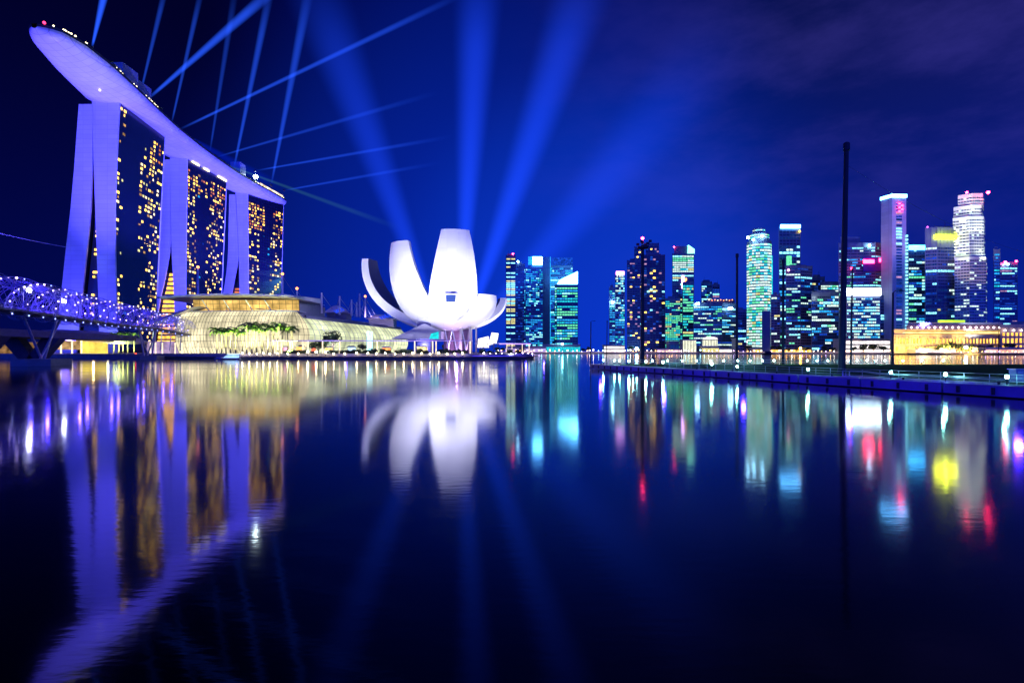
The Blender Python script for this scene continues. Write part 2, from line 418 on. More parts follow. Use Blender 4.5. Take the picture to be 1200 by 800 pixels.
mb = MB(); mb.ball((-277.5, 326.5, 199.2), .85); mb.build('beacon', lamp_mat('prow_beacon', (1, .03, .12), 5), deck)
mb = MB(); mb.ball((-292.5, 628, 203.4), 2.3); mb.build('floodlight', E_star, deck)
for px, py, y in ((61, 49, 340), (73, 40, 339), (117, 106, 385)):
    mb = MB(); mb.ball(P(px, py, y + 2), .55); mb.build('hull_lamp', E_rim, deck)
lw = MB(); lw.sheet([[(interp(Rt, y) + .3, y, 198.4), (interp(Rt, y) + .3, y, 200.4)] for y in (640, 655, 670, 685, 694)]); lw.build('lit_parapet', lamp_mat('parapet_light', (1, .75, .5), 1.6, .8, .12), deck)
for px, y0, y1, zz in ((0, 533, 545, 189.0), (0, 552, 562, 189.0), (0, 578, 595, 189.0)):
    x = interp(g2[0], 188) + g2[5](188) * (y0 - 526) / 71 + .7
    lw = MB(); lw.box(x, x + .5, y0, y1, 187.4, 188.8); lw.build('terrace_light', E_rim, deck)

rgt = random.Random(19); gt = None
for i in range(18):
    y = [372, 377, 382, 388, 432, 437, 443, 449, 455, 505, 512, 520, 548, 556, 566, 622, 634, 680][i]
    lab = '%s garden tree from the prow along the roof deck rim' % nth(i); loc = (interp(Rt, y) - 2.2, y, 198.2)
    if gt is None:
        gt = thing('garden_tree', lab, 'tree', (0, 0, 0), 'trees on the roof deck'); mb = MB(); mb.tube([(0, 0, 0), (.1, 0, 2.2)], .14, 5, .08); mb.build('trunk', M_bark, gt); palm_mesh(5, 2.4).build('crown', M_palm, gt); gt.location = loc; gt.scale = (.62,) * 3
    else: dup(gt, loc, lab, i * 1.1, rgt.uniform(.45, .75))
# floodlights for the fins and the underside of the deck
VIO = (.085, .072, 1.0)
spot('fin_floodlight', (-262, 322, 6), (-300, 408, 110), VIO, 4.2, 100, 1, 2)
spot('hull_floodlight', (-300, 335, 4), (-288, 375, 192), (.085, .062, 1), 5.5, 70, 1, 2)
spot('hull_floodlight', (-238, 430, 45), (-280, 440, 192), VIO, 3.9, 95, 1, 2)
spot('hull_floodlight', (-245, 560, 45), (-296, 560, 190), VIO, 3.9, 100, 1, 2)
spot('hull_floodlight', (-245, 670, 45), (-298, 660, 190), VIO, 3.9, 90, 1, 2)
spot('fin_floodlight', (-215, 455, 44), (-328, 526, 110), VIO, 4.2, 62, .6, 2)
spot('fin_floodlight', (-215, 575, 44), (-325, 643, 120), VIO, 4.2, 62, .6, 2)
spot('fin_floodlight', (-285, 394, 4), (-288, 408, 30), (.10, .11, 1), 1.6, 80, 1, 1)

spot('fin_floodlight', (-322, 356, 5), (-326, 408, 48), VIO, 2.4, 95, 1, 2)
# ------------------------------------------------------------------ lotus-shaped museum
MX, MY = PX(524, 362), 362.0
mus = thing('lotus_museum', 'white lotus-shaped museum with upswept petals lit brightly from below', 'museum', (MX, MY, 3.2))
M_petal = panelled('petal_skin', (.80, .80, .82), .38, 5.5, 5.5, .90)
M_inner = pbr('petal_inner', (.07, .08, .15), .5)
def petal(az, Rr, Ht, wtip, wmid, thick, zb=19.0, dark=None, pz=2.0):
    a = RAD(az); ux, uy = math.sin(a), -math.cos(a); vx, vy = math.cos(a), math.sin(a)   # u outward, v sideways
    n = 22; outer, inner = [], []
    pw = lambda t: (wmid * (.72 + .28 * math.sin(min(1, t / .5) * math.pi / 2)) if t < .5 else wmid + (wtip - wmid) * ((t - .5) / .5) ** 1.6)
    def prof(t): return Rr * math.sin(t * math.pi / 2), zb + (Ht - zb) * (1 - math.cos(t * math.pi / 2))
    A = []
    for i in range(n + 1):
        t_ = .06 + .94 * i / n
        r, z = prof(t_); r2, z2 = prof(min(1.0, t_ + .01)); r1_, z1_ = prof(max(0, t_ - .01))
        tx, tz = r2 - r1_, z2 - z1_; l = math.hypot(tx, tz); nx, nz = -tz / l, tx / l       # inward normal in (r,z)
        wd = pw(t_); th_ = thick * (1.25 - .35 * t_)
        row_o, row_i = [], []
        for k in range(9):
            s_ = -1 + k / 4; bulge = pz * (1 - s_ * s_)
            row_o.append((r - nx * bulge, z - nz * bulge, s_ * wd))
        for k in range(5):
            s_ = 1 - k / 2; row_i.append((r + nx * th_, z + nz * th_, s_ * wd * .80))
        A.append([(MX + ux * q[0] + vx * q[2], MY + uy * q[0] + vy * q[2], q[1]) for q in row_o + row_i])
    sk = MB(); 
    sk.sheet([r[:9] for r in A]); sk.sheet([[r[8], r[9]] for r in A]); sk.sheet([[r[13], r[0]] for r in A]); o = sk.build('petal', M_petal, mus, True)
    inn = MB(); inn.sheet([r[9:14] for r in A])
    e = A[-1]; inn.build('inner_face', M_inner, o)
    # the cut tip: frame with dark skylight glass
    cen = sum((Vector(p) for p in e), Vector()) / len(e)
    tip = MB(); tip.c = 0
    ins = [Vector(p).lerp(cen, .14) for p in e]
    for i in range(len(e)):
        j = (i + 1) % len(e); tip.face(e[i], e[j], ins[j], ins[i])
    tip.c = 1; tip.face(*[p + Vector((0, 0, -.3)) for p in ins])
    tip.build('skylight', [M_petal, M_glass], o)
    return o
s_ = .561
petal(-108, 60, PZ(305, 381), 7.0, 12, 4.5)
petal(-37, 41, PZ(283, 329), 7.4, 14.5, 3.5)
p3 = petal(12.5, 47, PZ(269, 316), 8.0, 14.6, 8)
petal(50, 36, PZ(345, 338), 8.0, 11.5, 8)
petal(100, 38, PZ(350, 368), 6, 10, 4)
for az, r_, h_ in ((120, 30, 34), (160, 31, 36), (200, 32, 40), (240, 34, 40)): petal(az, r_, h_, 8, 11, 7)
bowl = MB(); bowl.lathe([(3, -1), (10, -.6), (17, 1.2), (23, 4.5), (25, 8)], (MX + 2, MY, 18.6), 32); bowl.build('bowl', M_petal, mus, True)
# window box with its sloped reveal on the tallest petal
wb = MB(); a0, a1, b0, b1 = P(521, 344, 321.5), P(536, 344, 321.5), P(521, 355, 321.5), P(535, 355, 321.5)
back = Vector((0, 9, 0)); back2 = Vector((5.5, 9, -6))
wb.face(a0, a1, a1 + back, a0 + back); wb.face(a1, b1, b1 + back2, a1 + back); wb.face(b0, b1, b1 + back2, b0 + back); wb.face(a0, b0, b0 + back, a0 + back)
fr = [a0, a1, b1, b0]; cc = sum(fr, Vector()) / 4; ins = [p.lerp(cc, .22) for p in fr]
for i in range(4): wb.face(fr[i], fr[(i + 1) % 4], ins[(i + 1) % 4], ins[i])
bay = wb.build('bay_window', M_petal, mus)
wg = MB(); wg.face(*[p + Vector((0, .3, 0)) for p in ins]); wg.build('pane', pbr('bay_glass', (.03, .06, .16), .15), bay)
# undercroft: lattice legs, stair core, glass wedge
for px0, px1 in ((521, 526), (530, 525), (530, 535), (541, 536), (541, 546), (552, 547)):
    lg = MB(); lg.tube([P(px0, 386, 352), P(px1, 410, 352)], .55, 8); lg.build('leg', M_steel, mus)
for px, wd in ((540, 1.6), (551, 1.3), (558, 1.0)):
    lg = MB(); lg.box(PX(px, 350) - wd / 2, PX(px, 350) + wd / 2, 349, 351, 3.2, 20); lg.build('column', M_conc, mus)
wdg = MB(); q = [P(458, 397, 338), P(497, 379, 338), P(517, 388, 338), P(517, 397, 338)]
wdg.loft([[tuple(p) for p in q], [tuple(p + Vector((0, 22, 0))) for p in q]]); wdg.build('entrance_wedge', M_hull, mus)
gl = MB(); gl.face(P(503, 397, 337.6), P(514, 397, 337.6), P(514, 388.5, 337.6), P(505, 391, 337.6)); gl.build('lit_glass', lamp_mat('turquoise_glass', (.02, .8, .85), 1.0, .4), mus)
core = MB(); core.box(PX(489, 345), PX(505, 345), 344, 356, 3.2, PZ(378, 345)); core.build('stair_core', pbr('core_mesh', (.15, .14, .25), .5, .3, .5, .8), mus)
cg = MB(); cg.box(PX(520, 356), PX(552, 356), 356, 366, 3.2, PZ(386, 356)); cg.build('undercroft_wall', pbr('undercroft', (.35, .22, .32), .6), mus)
WHT = (.72, .72, 1.0)
spot('petal_floodlight', (-116, 322, 4), (-100, 372, 46), WHT, 6.5, 60, 1, 1.2)
spot('petal_floodlight', (16, 350, 3), (-9, 364, 28), WHT, 3.0, 60, 1, 1.2)
for (lx, ly), tg, L, an in (((-104, 306), (-88, 350, 40), 2.2, 85), ((-82, 290), (-66, 330, 48), 1.5, 75), ((-50, 284), (-66, 330, 40), 1.0, 75), ((-40, 276), (-34, 318, 52), 1.9, 75), ((-12, 284), (-36, 320, 40), 1.1, 75), ((4, 300), (-18, 338, 34), 1.5, 80), ((14, 345), (-8, 358, 28), 1.6, 80)):
    spot('petal_floodlight', (lx, ly, 2.6), tg, WHT, L * 1.5, an, 1, 1.2)
point('undercroft_lamp', (MX + 8, 345, 7), (.8, .45, 1), 5000, .5); point('undercroft_lamp', (MX - 12, 342, 8), (.3, .3, 1), 4500, .5)
# bright angular pavilion right of the museum
pv = thing('glass_pavilion', 'small angular glass pavilion glowing white beside the museum', 'pavilion', P(572, 411, 362))
E_pav = lamp_mat('pavilion_glass', (1, .92, .78), 2.2, .4)
pb = MB(); q = [P(559, 407, 362), P(572, 407, 362), P(572, 394, 362), P(560, 397, 362)]; pb.loft([[tuple(p) for p in q], [tuple(p + Vector((0, 12, 0))) for p in q]]); pb.build('glass_hall', E_pav, pv)
pb = MB(); q = [P(572.4, 404, 361), P(581, 402, 361), P(584, 390.5, 361), P(576, 389.5, 361)]; pb.loft([[tuple(p) for p in q], [tuple(p + Vector((0, 12, 0))) for p in q]]); pb.build('tilted_wing', E_pav, pv)
pb = MB()
for i in range(7):
    x = 559 + i * 4; pb.tube([P(x, 407, 360.6), P(x + 1.2, 391 + (6 if x < 572 else 0), 360.6)], .16, 5)
pb.build('glazing_bars', M_dark, pv)

# ------------------------------------------------------------------ shopping hall with curved glass
mall = thing('shopping_hall', 'long curved glass shopping hall glowing yellow behind the palms', 'shopping hall', (-165, 400, 3.2))
def paned(m, cell):
    t = m.node_tree; e = [n for n in t.nodes if n.type == 'EMISSION'][0]; old = e.inputs[1].links[0].from_socket
    c = N('ShaderNodeTexCoord', t); sn = N('ShaderNodeVectorMath', t, operation='SNAP'); LK(c.outputs['Object'], sn.inputs[0], t); sn.inputs[1].default_value = cell
    w_ = N('ShaderNodeTexWhiteNoise', t); LK(sn.outputs[0], w_.inputs['Vector'], t)
    v = math_n('ADD', math_n('MULTIPLY', w_.outputs['Value'], .45, t), .75, t)
    LK(math_n('MULTIPLY', v, old, t), e.inputs[1], t); return m
E_mall = lamp_mat('hall_glass', (1, .88, .56), 1.0, .5, .06)
E_mall2 = lamp_mat('hall_glass_upper', (1, .62, .17), .9, .6, .12)
paned(E_mall, (2.3125, 50, 4)); paned(E_mall2, (4.4, 50, 2.7))
M_roof = pbr('hall_roof', (.42, .40, .48), .45, .2)
def strip(path, prof, name, mat, ribs=None, parent=mall, rib_mat=None, rib_r=.13, smooth=True):
    """sweep profile (out,z) along path of (x,y,nx,ny); optional grid of glazing bars"""
    rows = [[(x + nx * o, y + ny * o, z) for o, z in prof] for x, y, nx, ny in path]
    mb = MB(); mb.sheet(rows); o = mb.build(name, mat, parent, smooth)
    if ribs:
        g = MB()
        for r in rows[::ribs]: g.tube([Vector(p) + Vector((path[0][2] * .12, path[0][3] * .12, 0)) for p in r], rib_r, 4)
        for k in range(0, len(prof)): g.tube([Vector(r[k]) for r in rows], rib_r * .8, 4)
        g.build('glazing_bars', rib_mat or M_dark, o)
    return rows
front = []
for i in range(33):
    u = i / 32; ang = -RAD(90) ; x = -217 + 74 * u; y = 352 + 10 * (1 - u) ** 2 + 2.5 * (u ** 3)
    front.append((x, y, 0.0, -1.0))
bulge = [(3.0, 3.2), (5.5, 7), (7, 11), (7.4, 15), (6.6, 19), (4.8, 23), (2.2, 27), (-1.5, 30.5)]
strip(front, bulge, 'curved_glass', E_mall, 1)
corner = []
for i in range(10):
    a = i / 9 * math.pi / 2; corner.append((-143 + 4 * math.sin(a), 354.5 + 4 * (1 - math.cos(a)), math.sin(a), -math.cos(a)))
strip(corner, bulge, 'corner_glass', E_mall, 2)
side = []
for i in range(52):
    u = i / 51; side.append((-139 + 26 * u, 358.5 + 203 * u, .992, -.126))
sprof = [(3.0, 3.2), (5.6, 7), (7, 11), (7, 15), (5.6, 19), (3, 23), (0, 26.5)]
E_mall3 = lamp_mat('vault_glass', (.88, .95, .58), .9, .55, .05)
paned(E_mall3, (90, 12.0, 5.5)); strip(side, sprof, 'vault_glass', E_mall3, 2, rib_mat=M_steel, rib_r=.2)
strip(side, [(1.2, 26.4), (-6, 29.0), (-16, 31.2), (-30, 32.5)], 'vault_roof', M_roof, 4, rib_mat=M_steel, rib_r=.22)
up = [(x * .86 - 25, 366, 0, -1.0) for x in [-222 + 5.2 * i for i in range(17)]]
up = [(-212 + 4.4 * i, 367, 0.0, -1.0) for i in range(17)]
strip(up, [(0, 30.4), (.4, 33), (.9, 36), (1.2, 38.6)], 'upper_glass', E_mall2, 1)
led = MB(); led.prism([(-219, 361), (-143, 353), (-139, 357), (-139, 372), (-219, 372)], 30.1, 30.9); led.build('ledge', M_roof, mall)
rf = MB(); nrm = []
fr_, bk_ = [], []
for i in range(20):
    u = i / 19; x = -231 + 92 * u; sag = 1.6 * math.sin(u * math.pi)
    fr_.append([(x, 352 + 6 * (1 - u), 38.9 + sag), (x, 352 + 6 * (1 - u), 40.2 + sag), (x, 400, 42.6 + sag), (x, 400, 38.9 + sag)])
rf.loft(fr_); rf.build('oversailing_roof', M_roof, mall)
for px in (240, 265, 291, 313):
    st = MB(); st.tube([P(px - 3, 351.5, 355), P(px + 5, 364, 364)], .35, 6); st.build('roof_strut', M_white, mall)
blk = MB(); blk.box(-214, -146, 372.6, 430, 3.2, 38.7); blk.build('rear_block', M_wall, mall)
blk = MB(); blk.prism([(-139, 372), (-113, 561), (-150, 580), (-190, 440)], 3.2, 29); blk.build('rear_block', M_wall, mall)
bw_ = MB(); bw_.prism([(PX(424.5, 470), 469), (PX(432, 485), 486), (PX(432, 485) - 3, 486.4), (PX(424.5, 470) - 3, 469.4)], 4, 25)
xx = [(side[i][0] + side[i][2] * 7.4, side[i][1] + side[i][3] * 7.4) for i in (24, 27)]
sg = MB(); sg.face((*xx[0], 4), (*xx[1], 4), (*xx[1], 21), (*xx[0], 21)); sg.build('shop_display', lamp_mat('display_light', (.45, .9, 1), 2.2, .3), mall)
for (px, pyt, pyb, Y), red in (((232, 313, 352, 385), 1), ((331, 322, 352, 385), 1), ((348, 340, 366, 400), 1), ((377, 343, 367, 420), 0), ((398, 347, 369, 440), 0), ((412, 351, 370, 455), 0), ((418, 353, 371, 470), 0), ((421, 344, 371, 480), 0), ((428, 348, 372, 490), 1)):
    pass
# ------------------------------------------------------------------ white masts and canopies on the hall roof
E_org = lamp_mat('mast_lamp', (1, .25, .06), 7)
mast_list = [(232, 314, 351, 385, 1, 'beside the middle hotel tower'), (331, 322, 351, 385, 1, 'tallest, below the farthest hotel tower'), (348, 339, 366, 400, 1, 'at the step in the hall roof'), (377, 343, 367, 420, 0, 'left of the small white canopy'), (398, 347, 369, 440, 0, 'right of the small white canopy'), (412, 351, 370, 455, 0, 'leftmost of the close trio'), (418, 354, 371, 470, 0, 'shortest, in the close trio'), (421.5, 344, 371, 480, 0, 'bluish and tallest of the close trio'), (428, 348, 372, 490, 1, 'nearest the museum petal')]
for px, pt, pb_, Y, red, where in mast_list:
    base = P(px, pb_, Y); top = P(px, pt, Y)
    m = thing('roof_mast', 'white roof mast ' + where + (' with an orange lamp' if red else ''), 'mast', base, 'masts on the hall roof')
    mb = MB(); mb.tube([base, top], .85, 8, .5); mb.build('pole', M_white, m)
    mb = MB(); mb.tube([top - Vector((0, 0, 1)), base + Vector((9, 6, 0))], .14, 5); mb.tube([top - Vector((0, 0, 1)), base + Vector((-7, 8, 0))], .14, 5); mb.build('stay_cable', M_steel, m)
    if red:
        mb = MB(); mb.ball(top + Vector((0, 0, .6)), .95); mb.build('lamp', E_org, m)
for (x0, x1, yt, yb, Y, lab) in ((290, 371, 343, 355, 420, 'largest white tent canopy on the hall roof, below the farthest tower'), (379, 408, 357, 367, 470, 'small peaked white canopy between two roof masts'), (429, 463, 368, 374, 520, 'low white canopy on the hall roof behind the leftmost petal')):
    c = thing('roof_canopy', lab, 'canopy', P((x0 + x1) / 2, yb, Y), 'canopies on the hall roof')
    rows = []
    for i in range(17):
        u = i / 16; px = x0 + (x1 - x0) * u; hgt = math.sin(math.pi * min(1, u * 1.15 + .02)) ** .8 if u < .85 else .25 * (1 - u) / .15
        z = PZ(yb, Y) + (PZ(yt, Y) - PZ(yb, Y)) * max(0.02, hgt)
        rows.append([(PX(px, Y), Y - 3, PZ(yb, Y) + .4), (PX(px, Y), Y, z * .6 + PZ(yb, Y) * .4), (PX(px, Y), Y + 6, z), (PX(px, Y), Y + 18, z - .5), (PX(px, Y), Y + 18, PZ(yb, Y))])
    mb = MB(); mb.sheet(rows); mb.build('membrane', M_white, c, True)
    mb = MB(); mb.box(PX(x0, Y) + 2, PX(x1, Y) - 2, Y + 2, Y + 16, PZ(yb, Y) - 7, PZ(yb, Y) - .05); mb.build('base_wall', M_wall, c)
    for k in range(4):
        px = x1 - 6 - k * (x1 - x0) * .09; mb = MB(); mb.face(P(px - 4, yb - 7 + k, Y - 3.6), P(px, yb - 5 + k, Y - 3.6), P(px + 2, yb - 2.5 + k, Y - 3.6), P(px - 2, yb - 4 + k, Y - 3.6)); mb.build('blue_panel', lamp_mat('blue_led', (.02, .08, 1), 1.1, .4), c)
    spot('canopy_light', (PX((x0 + x1) / 2, Y), Y - 45, 31.5), (PX((x0 + x1) / 2, Y), Y, PZ(yb, Y) + 3), (.8, .6, 1), 1.0, 80, 1, 1)
spot('roof_wash', (-110, 365, 45), (-142, 400, 29), (.55, .5, 1), .45, 100, 1, 1)
spot('roof_wash', (-185, 330, 60), (-185, 356, 39), (.7, .5, .9), .12, 100, 1, 1)
# lower shell canopy left of the hall
lc = thing('shell_canopy', 'low shell-shaped grey canopy between the bridge and the glass hall', 'canopy', P(195, 400, 345))
rows = []
for i in range(15):
    u = i / 14; px = 168 + 60 * u; z = PZ(378 - 20 * u ** 1.5 - 3 * math.sin(u * math.pi), 350)
    rows.append([(PX(px, 350), 340, z - 6 + 2 * u), (PX(px, 350), 346, z - 1.5), (PX(px, 350), 356, z), (PX(px, 350), 375, z)])
mb = MB(); mb.sheet(rows); mb.build('shell', M_roof, lc, True)
for px in (178, 188, 199, 211):
    mb = MB(); mb.tube([P(px, 411, 350), P(px + 2, 384, 350)], .3, 6); mb.build('post', M_white, lc)
mb = MB(); mb.box(PX(172, 360), PX(222, 360), 360, 370, 3.2, 11); mb.build('lit_lobby', lamp_mat('lobby_light', (.8, .55, 1), .5, .7, .15), lc)

# ------------------------------------------------------------------ palms and trees
PROTO_P = []
def make_palm(loc, h, seed, label):
    p = thing('palm_tree', label, 'palm', (0, 0, 0), 'palms along the promenade')
    tr = MB(); tr.tube([(.25 * math.sin(i * .5), 0, h * i / 8) for i in range(9)], .34, 7, .2); tr.build('trunk', M_bark, p)
    palm_mesh(seed, h).build('crown', M_palm, p)
    p.location = loc; return p
palms = [(254, 388.5), (259.5, 390), (265, 389), (270.5, 390.5), (276, 388.5), (283.5, 392), (289, 385), (295.5, 383), (300.5, 386), (307, 384), (313.5, 387), (320, 386), (326, 383.5), (331.5, 385), (337, 388), (342, 387), (133, 394), (139, 392.5), (144, 393), (150, 394), (157, 393.5)]
pp = [make_palm((0, 0, -60), 11.0, s, 'x') for s in (1, 2, 3)]
order = sorted(palms)
for i, (px, py) in enumerate(order):
    Y = 316 + RNG.uniform(-3, 5) if px > 200 else 328
    zt = PZ(py, Y) - 3.2 + .6
    lab = ('%s palm from the left in the uplit row before the glass hall' % nth(i - 5)) if px > 200 else ('%s palm from the left in the small group seen under the helix bridge' % nth(i))
    pr_ = pp[i % 3]; loc = (PX(px, Y), Y, 3.2)
    if i < 3: o = pr_; o.location = loc; o['label'] = lab; o.scale = (zt / 11,) * 3; o.rotation_euler.z = i
    else: o = dup(pr_, loc, lab, i * 1.3, zt / 11)
for px in (258, 272, 292, 308, 324, 339): spot('palm_uplight', (PX(px, 307), 307, 3.5), (PX(px, 316), 316, 15), (.85, 1, .35), 16.0, 80, .6, .4)
for px in (136, 152): spot('palm_uplight', (PX(px, 319), 319, 3.5), (PX(px, 328), 328, 12), (.7, 1, .3), 14.0, 80, .6, .4)

def crown_mesh(rg, rx, rz, n, leaf):
    mb = MB(); lobes = [(Vector((rg.uniform(-.55, .55) * rx, rg.uniform(-.4, .4) * rx, rg.uniform(-.45, .5) * rz)), rg.uniform(.38, .6)) for _ in range(9)]
    for _ in range(n):
        c, q = rg.choice(lobes); d = Vector((rg.gauss(0, 1), rg.gauss(0, 1), rg.gauss(0, 1))).normalized() * (rg.uniform(.55, 1) ** .5)
        p = c + Vector((d.x * rx * q, d.y * rx * q, d.z * rz * q)); nrm = Vector((rg.gauss(0, 1), rg.gauss(0, 1), rg.gauss(0, 1) + .5)).normalized()
        a = nrm.cross(Vector((.3, .5, .8))).normalized() * leaf * rg.uniform(.5, 1.2); b_ = nrm.cross(a).normalized() * leaf * rg.uniform(.5, 1.0)
        mb.face(p - a - b_ * .4, p + b_ * -.9, p + a, p + b_)
    return mb
def make_tree(seed, rx, rz, trunk, label, group, mat=M_leaf_dark, n=700, leaf=.8):
    rg = random.Random(seed); t_ = thing('shade_tree', label, 'tree', (0, 0, 0), group)
    mb = MB(); zc = trunk + rz * .8; mb.tube([(0, 0, 0), (.2, .1, trunk * .6), (0, .2, zc)], rx * .07, 7, rx * .03)
    for k in range(5):
        a = k * 1.26; mb.tube([(0, .1, trunk * .7), (math.cos(a) * rx * .55, math.sin(a) * rx * .5, zc + rz * rg.uniform(-.1, .4))], rx * .035, 5, rx * .01)
    mb.build('trunk', M_bark, t_)
    cm = crown_mesh(rg, rx, rz, n, leaf)
    for v in cm.v: v.z += zc
    cm.build('crown', mat, t_); return t_
big = make_tree(21, 6.2, 4.2, 4.5, 'tall dark shade tree standing before the glass vault', 'trees by the glass vault', M_leaf, 1100, .55); big.location = (*P(390, 411, 318).xy, 3.2); big.scale = (1, 1, 1.12)
b2 = make_tree(22, 6, 3.0, 2.4, 'lower spreading dark tree left of the tall shade tree', 'trees by the glass vault', M_leaf, 900, .5); b2.location = (*P(373, 411, 317).xy, 3.2); b2.scale = (.95, .8, 1)
b3 = make_tree(23, 3.2, 2.8, 3.2, 'small round violet-lit tree beside the glass vault foot', 'trees by the glass vault', M_leaf_dark, 500, .4); b3.location = (*P(425, 411, 313).xy, 3.2); b3.scale = (1, 1, .8)

# shrubs on the promenade
sh_proto = []
for k in range(3):
    t_ = thing('shrub', 'x', 'shrub', (0, 0, 0), 'shrubs along the promenade planters')
    cm = crown_mesh(random.Random(60 + k), 2.2, 1.3, 380, .34)
    for v in cm.v: v.z = max(.02, v.z + 1.0)
    cm.build('foliage', M_leaf_dark, t_)
    mb = MB(); mb.tube([(0, 0, 0), (.1, 0, 1.1)], .14, 5, .06); mb.build('stem', M_bark, t_); sh_proto.append(t_)
n_sh = 0
for px in [338, 344, 351, 357, 388, 394, 401, 407, 414, 421, 428, 437, 448, 455, 466, 473, 480, 492, 499, 517, 524, 531, 538, 545, 566, 574, 583, 598, 607]:
    Y = 309.5 if px < 555 else 336; loc = (PX(px, Y), Y + RNG.uniform(-.6, .8), 3.2); lab = '%s shrub from the left in the promenade planting behind the lamps' % nth(n_sh)
    if n_sh < 3: o = sh_proto[n_sh]; o.location = loc; o['label'] = lab
    else: o = dup(sh_proto[n_sh % 3], loc, lab, px, RNG.uniform(.85, 1.3))
    n_sh += 1

# ------------------------------------------------------------------ pergola and low lamps along the water
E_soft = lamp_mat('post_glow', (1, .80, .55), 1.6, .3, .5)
E_vio = lamp_mat('violet_strip', (.35, .22, 1), .9, .5, .1)
per = thing('pergola', 'long white pergola with violet-lit beam along the promenade before the museum', 'pergola', P(440, 411, 314))
for px in (322, 330, 340, 355, 361, 378, 398, 442, 463, 486, 507, 511, 551):
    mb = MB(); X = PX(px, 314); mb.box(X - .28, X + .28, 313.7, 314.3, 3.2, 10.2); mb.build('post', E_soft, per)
mb = MB(); mb.box(PX(320, 314), PX(553, 314), 312.5, 317, 10.25, 10.75); mb.build('roof_slab', M_white, per)
mb = MB(); mb.box(PX(320, 314), PX(553, 314), 312.3, 312.5, 10.3, 10.7); mb.build('light_strip', E_vio, per)
per2 = thing('pergola', 'shorter violet-lit pergola at the promenade tip right of the museum', 'pergola', P(590, 411, 346))
for px in (566, 578, 594, 600, 612, 620):
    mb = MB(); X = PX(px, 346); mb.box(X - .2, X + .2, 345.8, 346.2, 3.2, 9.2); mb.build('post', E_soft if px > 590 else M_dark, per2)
mb = MB(); mb.box(PX(556, 346), PX(623, 346), 344.5, 349, 9.25, 9.65); mb.build('roof_slab', M_steel, per2)
mb = MB(); mb.box(PX(585, 346), PX(622, 346), 344.2, 344.5, 8.8, 9.3); mb.build('light_strip', lamp_mat('violet_bright', (.55, .3, 1), 2.0, .5, .2), per2)
rgk = random.Random(31)
for i, (px, wd, hh, kind) in enumerate(((333, 6, 4.5, 'pink-lit'), (350, 9, 5, 'amber-lit'), (366, 5, 4, 'red-lit'), (384, 8, 4.2, 'gold-lit'), (411, 9, 4.5, 'white and blue lit'), (452, 10, 4.2, 'orange-lit'), (494, 13, 4.8, 'long yellow-lit'))):
    k = thing('kiosk', kind + ' open kiosk under the promenade pergola', 'kiosk', P(px, 411, 319), 'kiosks under the pergola')
    colr = {'pink-lit': (1, .4, .6), 'amber-lit': (1, .55, .15), 'red-lit': (1, .15, .08), 'gold-lit': (1, .7, .2), 'white and blue lit': (.5, .75, 1), 'orange-lit': (1, .35, .1), 'long yellow-lit': (1, .8, .35)}[kind]
    X = PX(px, 319); hw = wd / 2 * .49
    mb = MB(); mb.box(X - hw, X + hw, 319, 322, 3.2, 3.2 + hh * .35); mb.build('counter', M_wood, k)
    mb = MB(); mb.box(X - hw, X + hw, 321, 321.4, 3.2 + hh * .35 + .01, 3.2 + hh * .8); mb.build('lit_back', lamp_mat('kiosk_' + kind.replace(' ', '_'), colr, 1.3, .7, .6), k)
    mb = MB(); mb.prism([(X - hw - .6, 318.3), (X + hw + .6, 318.3), (X + hw + .6, 322.5), (X - hw - .6, 322.5)], 3.2 + hh * .8, 3.2 + hh, [(X - hw * .6, 319.5), (X + hw * .6, 319.5), (X + hw * .6, 321.5), (X - hw * .6, 321.5)]); mb.build('roof', M_roof, k)

E_bol = lamp_mat('bollard_lamp', (1, .82, .48), 42, nee=True)
E_bolv = lamp_mat('bollard_lamp_violet', (.8, .6, 1), 34, nee=True)
lp_x = [284, 292, 301, 308.5, 316, 325, 337, 349.5, 360.5, 370.5, 381.5, 391, 404, 418, 431, 441, 451.5, 463, 473, 483.5, 494, 504, 514, 524, 533, 542]
lp2 = [567, 574.5, 581.5, 588, 599, 604.5, 612.5, 619]
def lampmk(e):
    t_ = thing('bollard_lamp', 'x', 'lamp', (0, 0, 0), 'bollard lamps along the promenade edge')
    mb = MB(); mb.tube([(0, 0, 0), (0, 0, 1.5)], .16, 7); mb.build('post', M_dark, t_)
    mb = MB(); mb.ball((0, 0, 1.85), .42); mb.build('globe', e, t_); return t_
la, lb = lampmk(E_bol), lampmk(E_bolv)
for i, px in enumerate(lp_x):
    loc = (PX(px, 303.6), 303.6, 1.6); lab = '%s warm bollard lamp from the left along the promenade edge' % nth(i)
    if i == 0: la.location = loc; la['label'] = lab; continue
    dup(la, loc, lab, 0, 1.35 if px in (360.5, 370.5, 381.5) else RNG.uniform(.75, 1.05))
for i, px in enumerate(lp2):
    Y = 318 + 30 * (i / 7); X = PX(px, Y); X = 6.0 + (px - 600) * .12 if False else X
    loc = (PX(px, 304 + i * 6.6), 304 + i * 6.6, 1.6); lab = '%s violet-white bollard lamp from the left by the promenade tip' % nth(i)
    if i == 0: lb.location = loc; lb['label'] = lab; continue
    dup(lb, loc, lab, 0, .8)
ls = MB(); ls.sheet([[(x, y, 1.65), (x, y, 2.0)] for x, y in ((-22, 304.6), (-2.2, 304.6), (7.9, 322), (13.9, 351.8))]); o = ls.build('edge_light_strip', lamp_mat('blue_edge', (.08, .05, 1), 1.1, .3, .3)); o['label'] = 'blue light strip along the promenade wall at its right tip'; o['category'] = 'light strip'
for x, y in ((-150, 300), (-90, 299), (-30, 299), (8, 312), (20, 345)): point('edge_blue', (x, y, 4.5), (.10, .06, 1), 700 if x < -40 else 1500, .5)
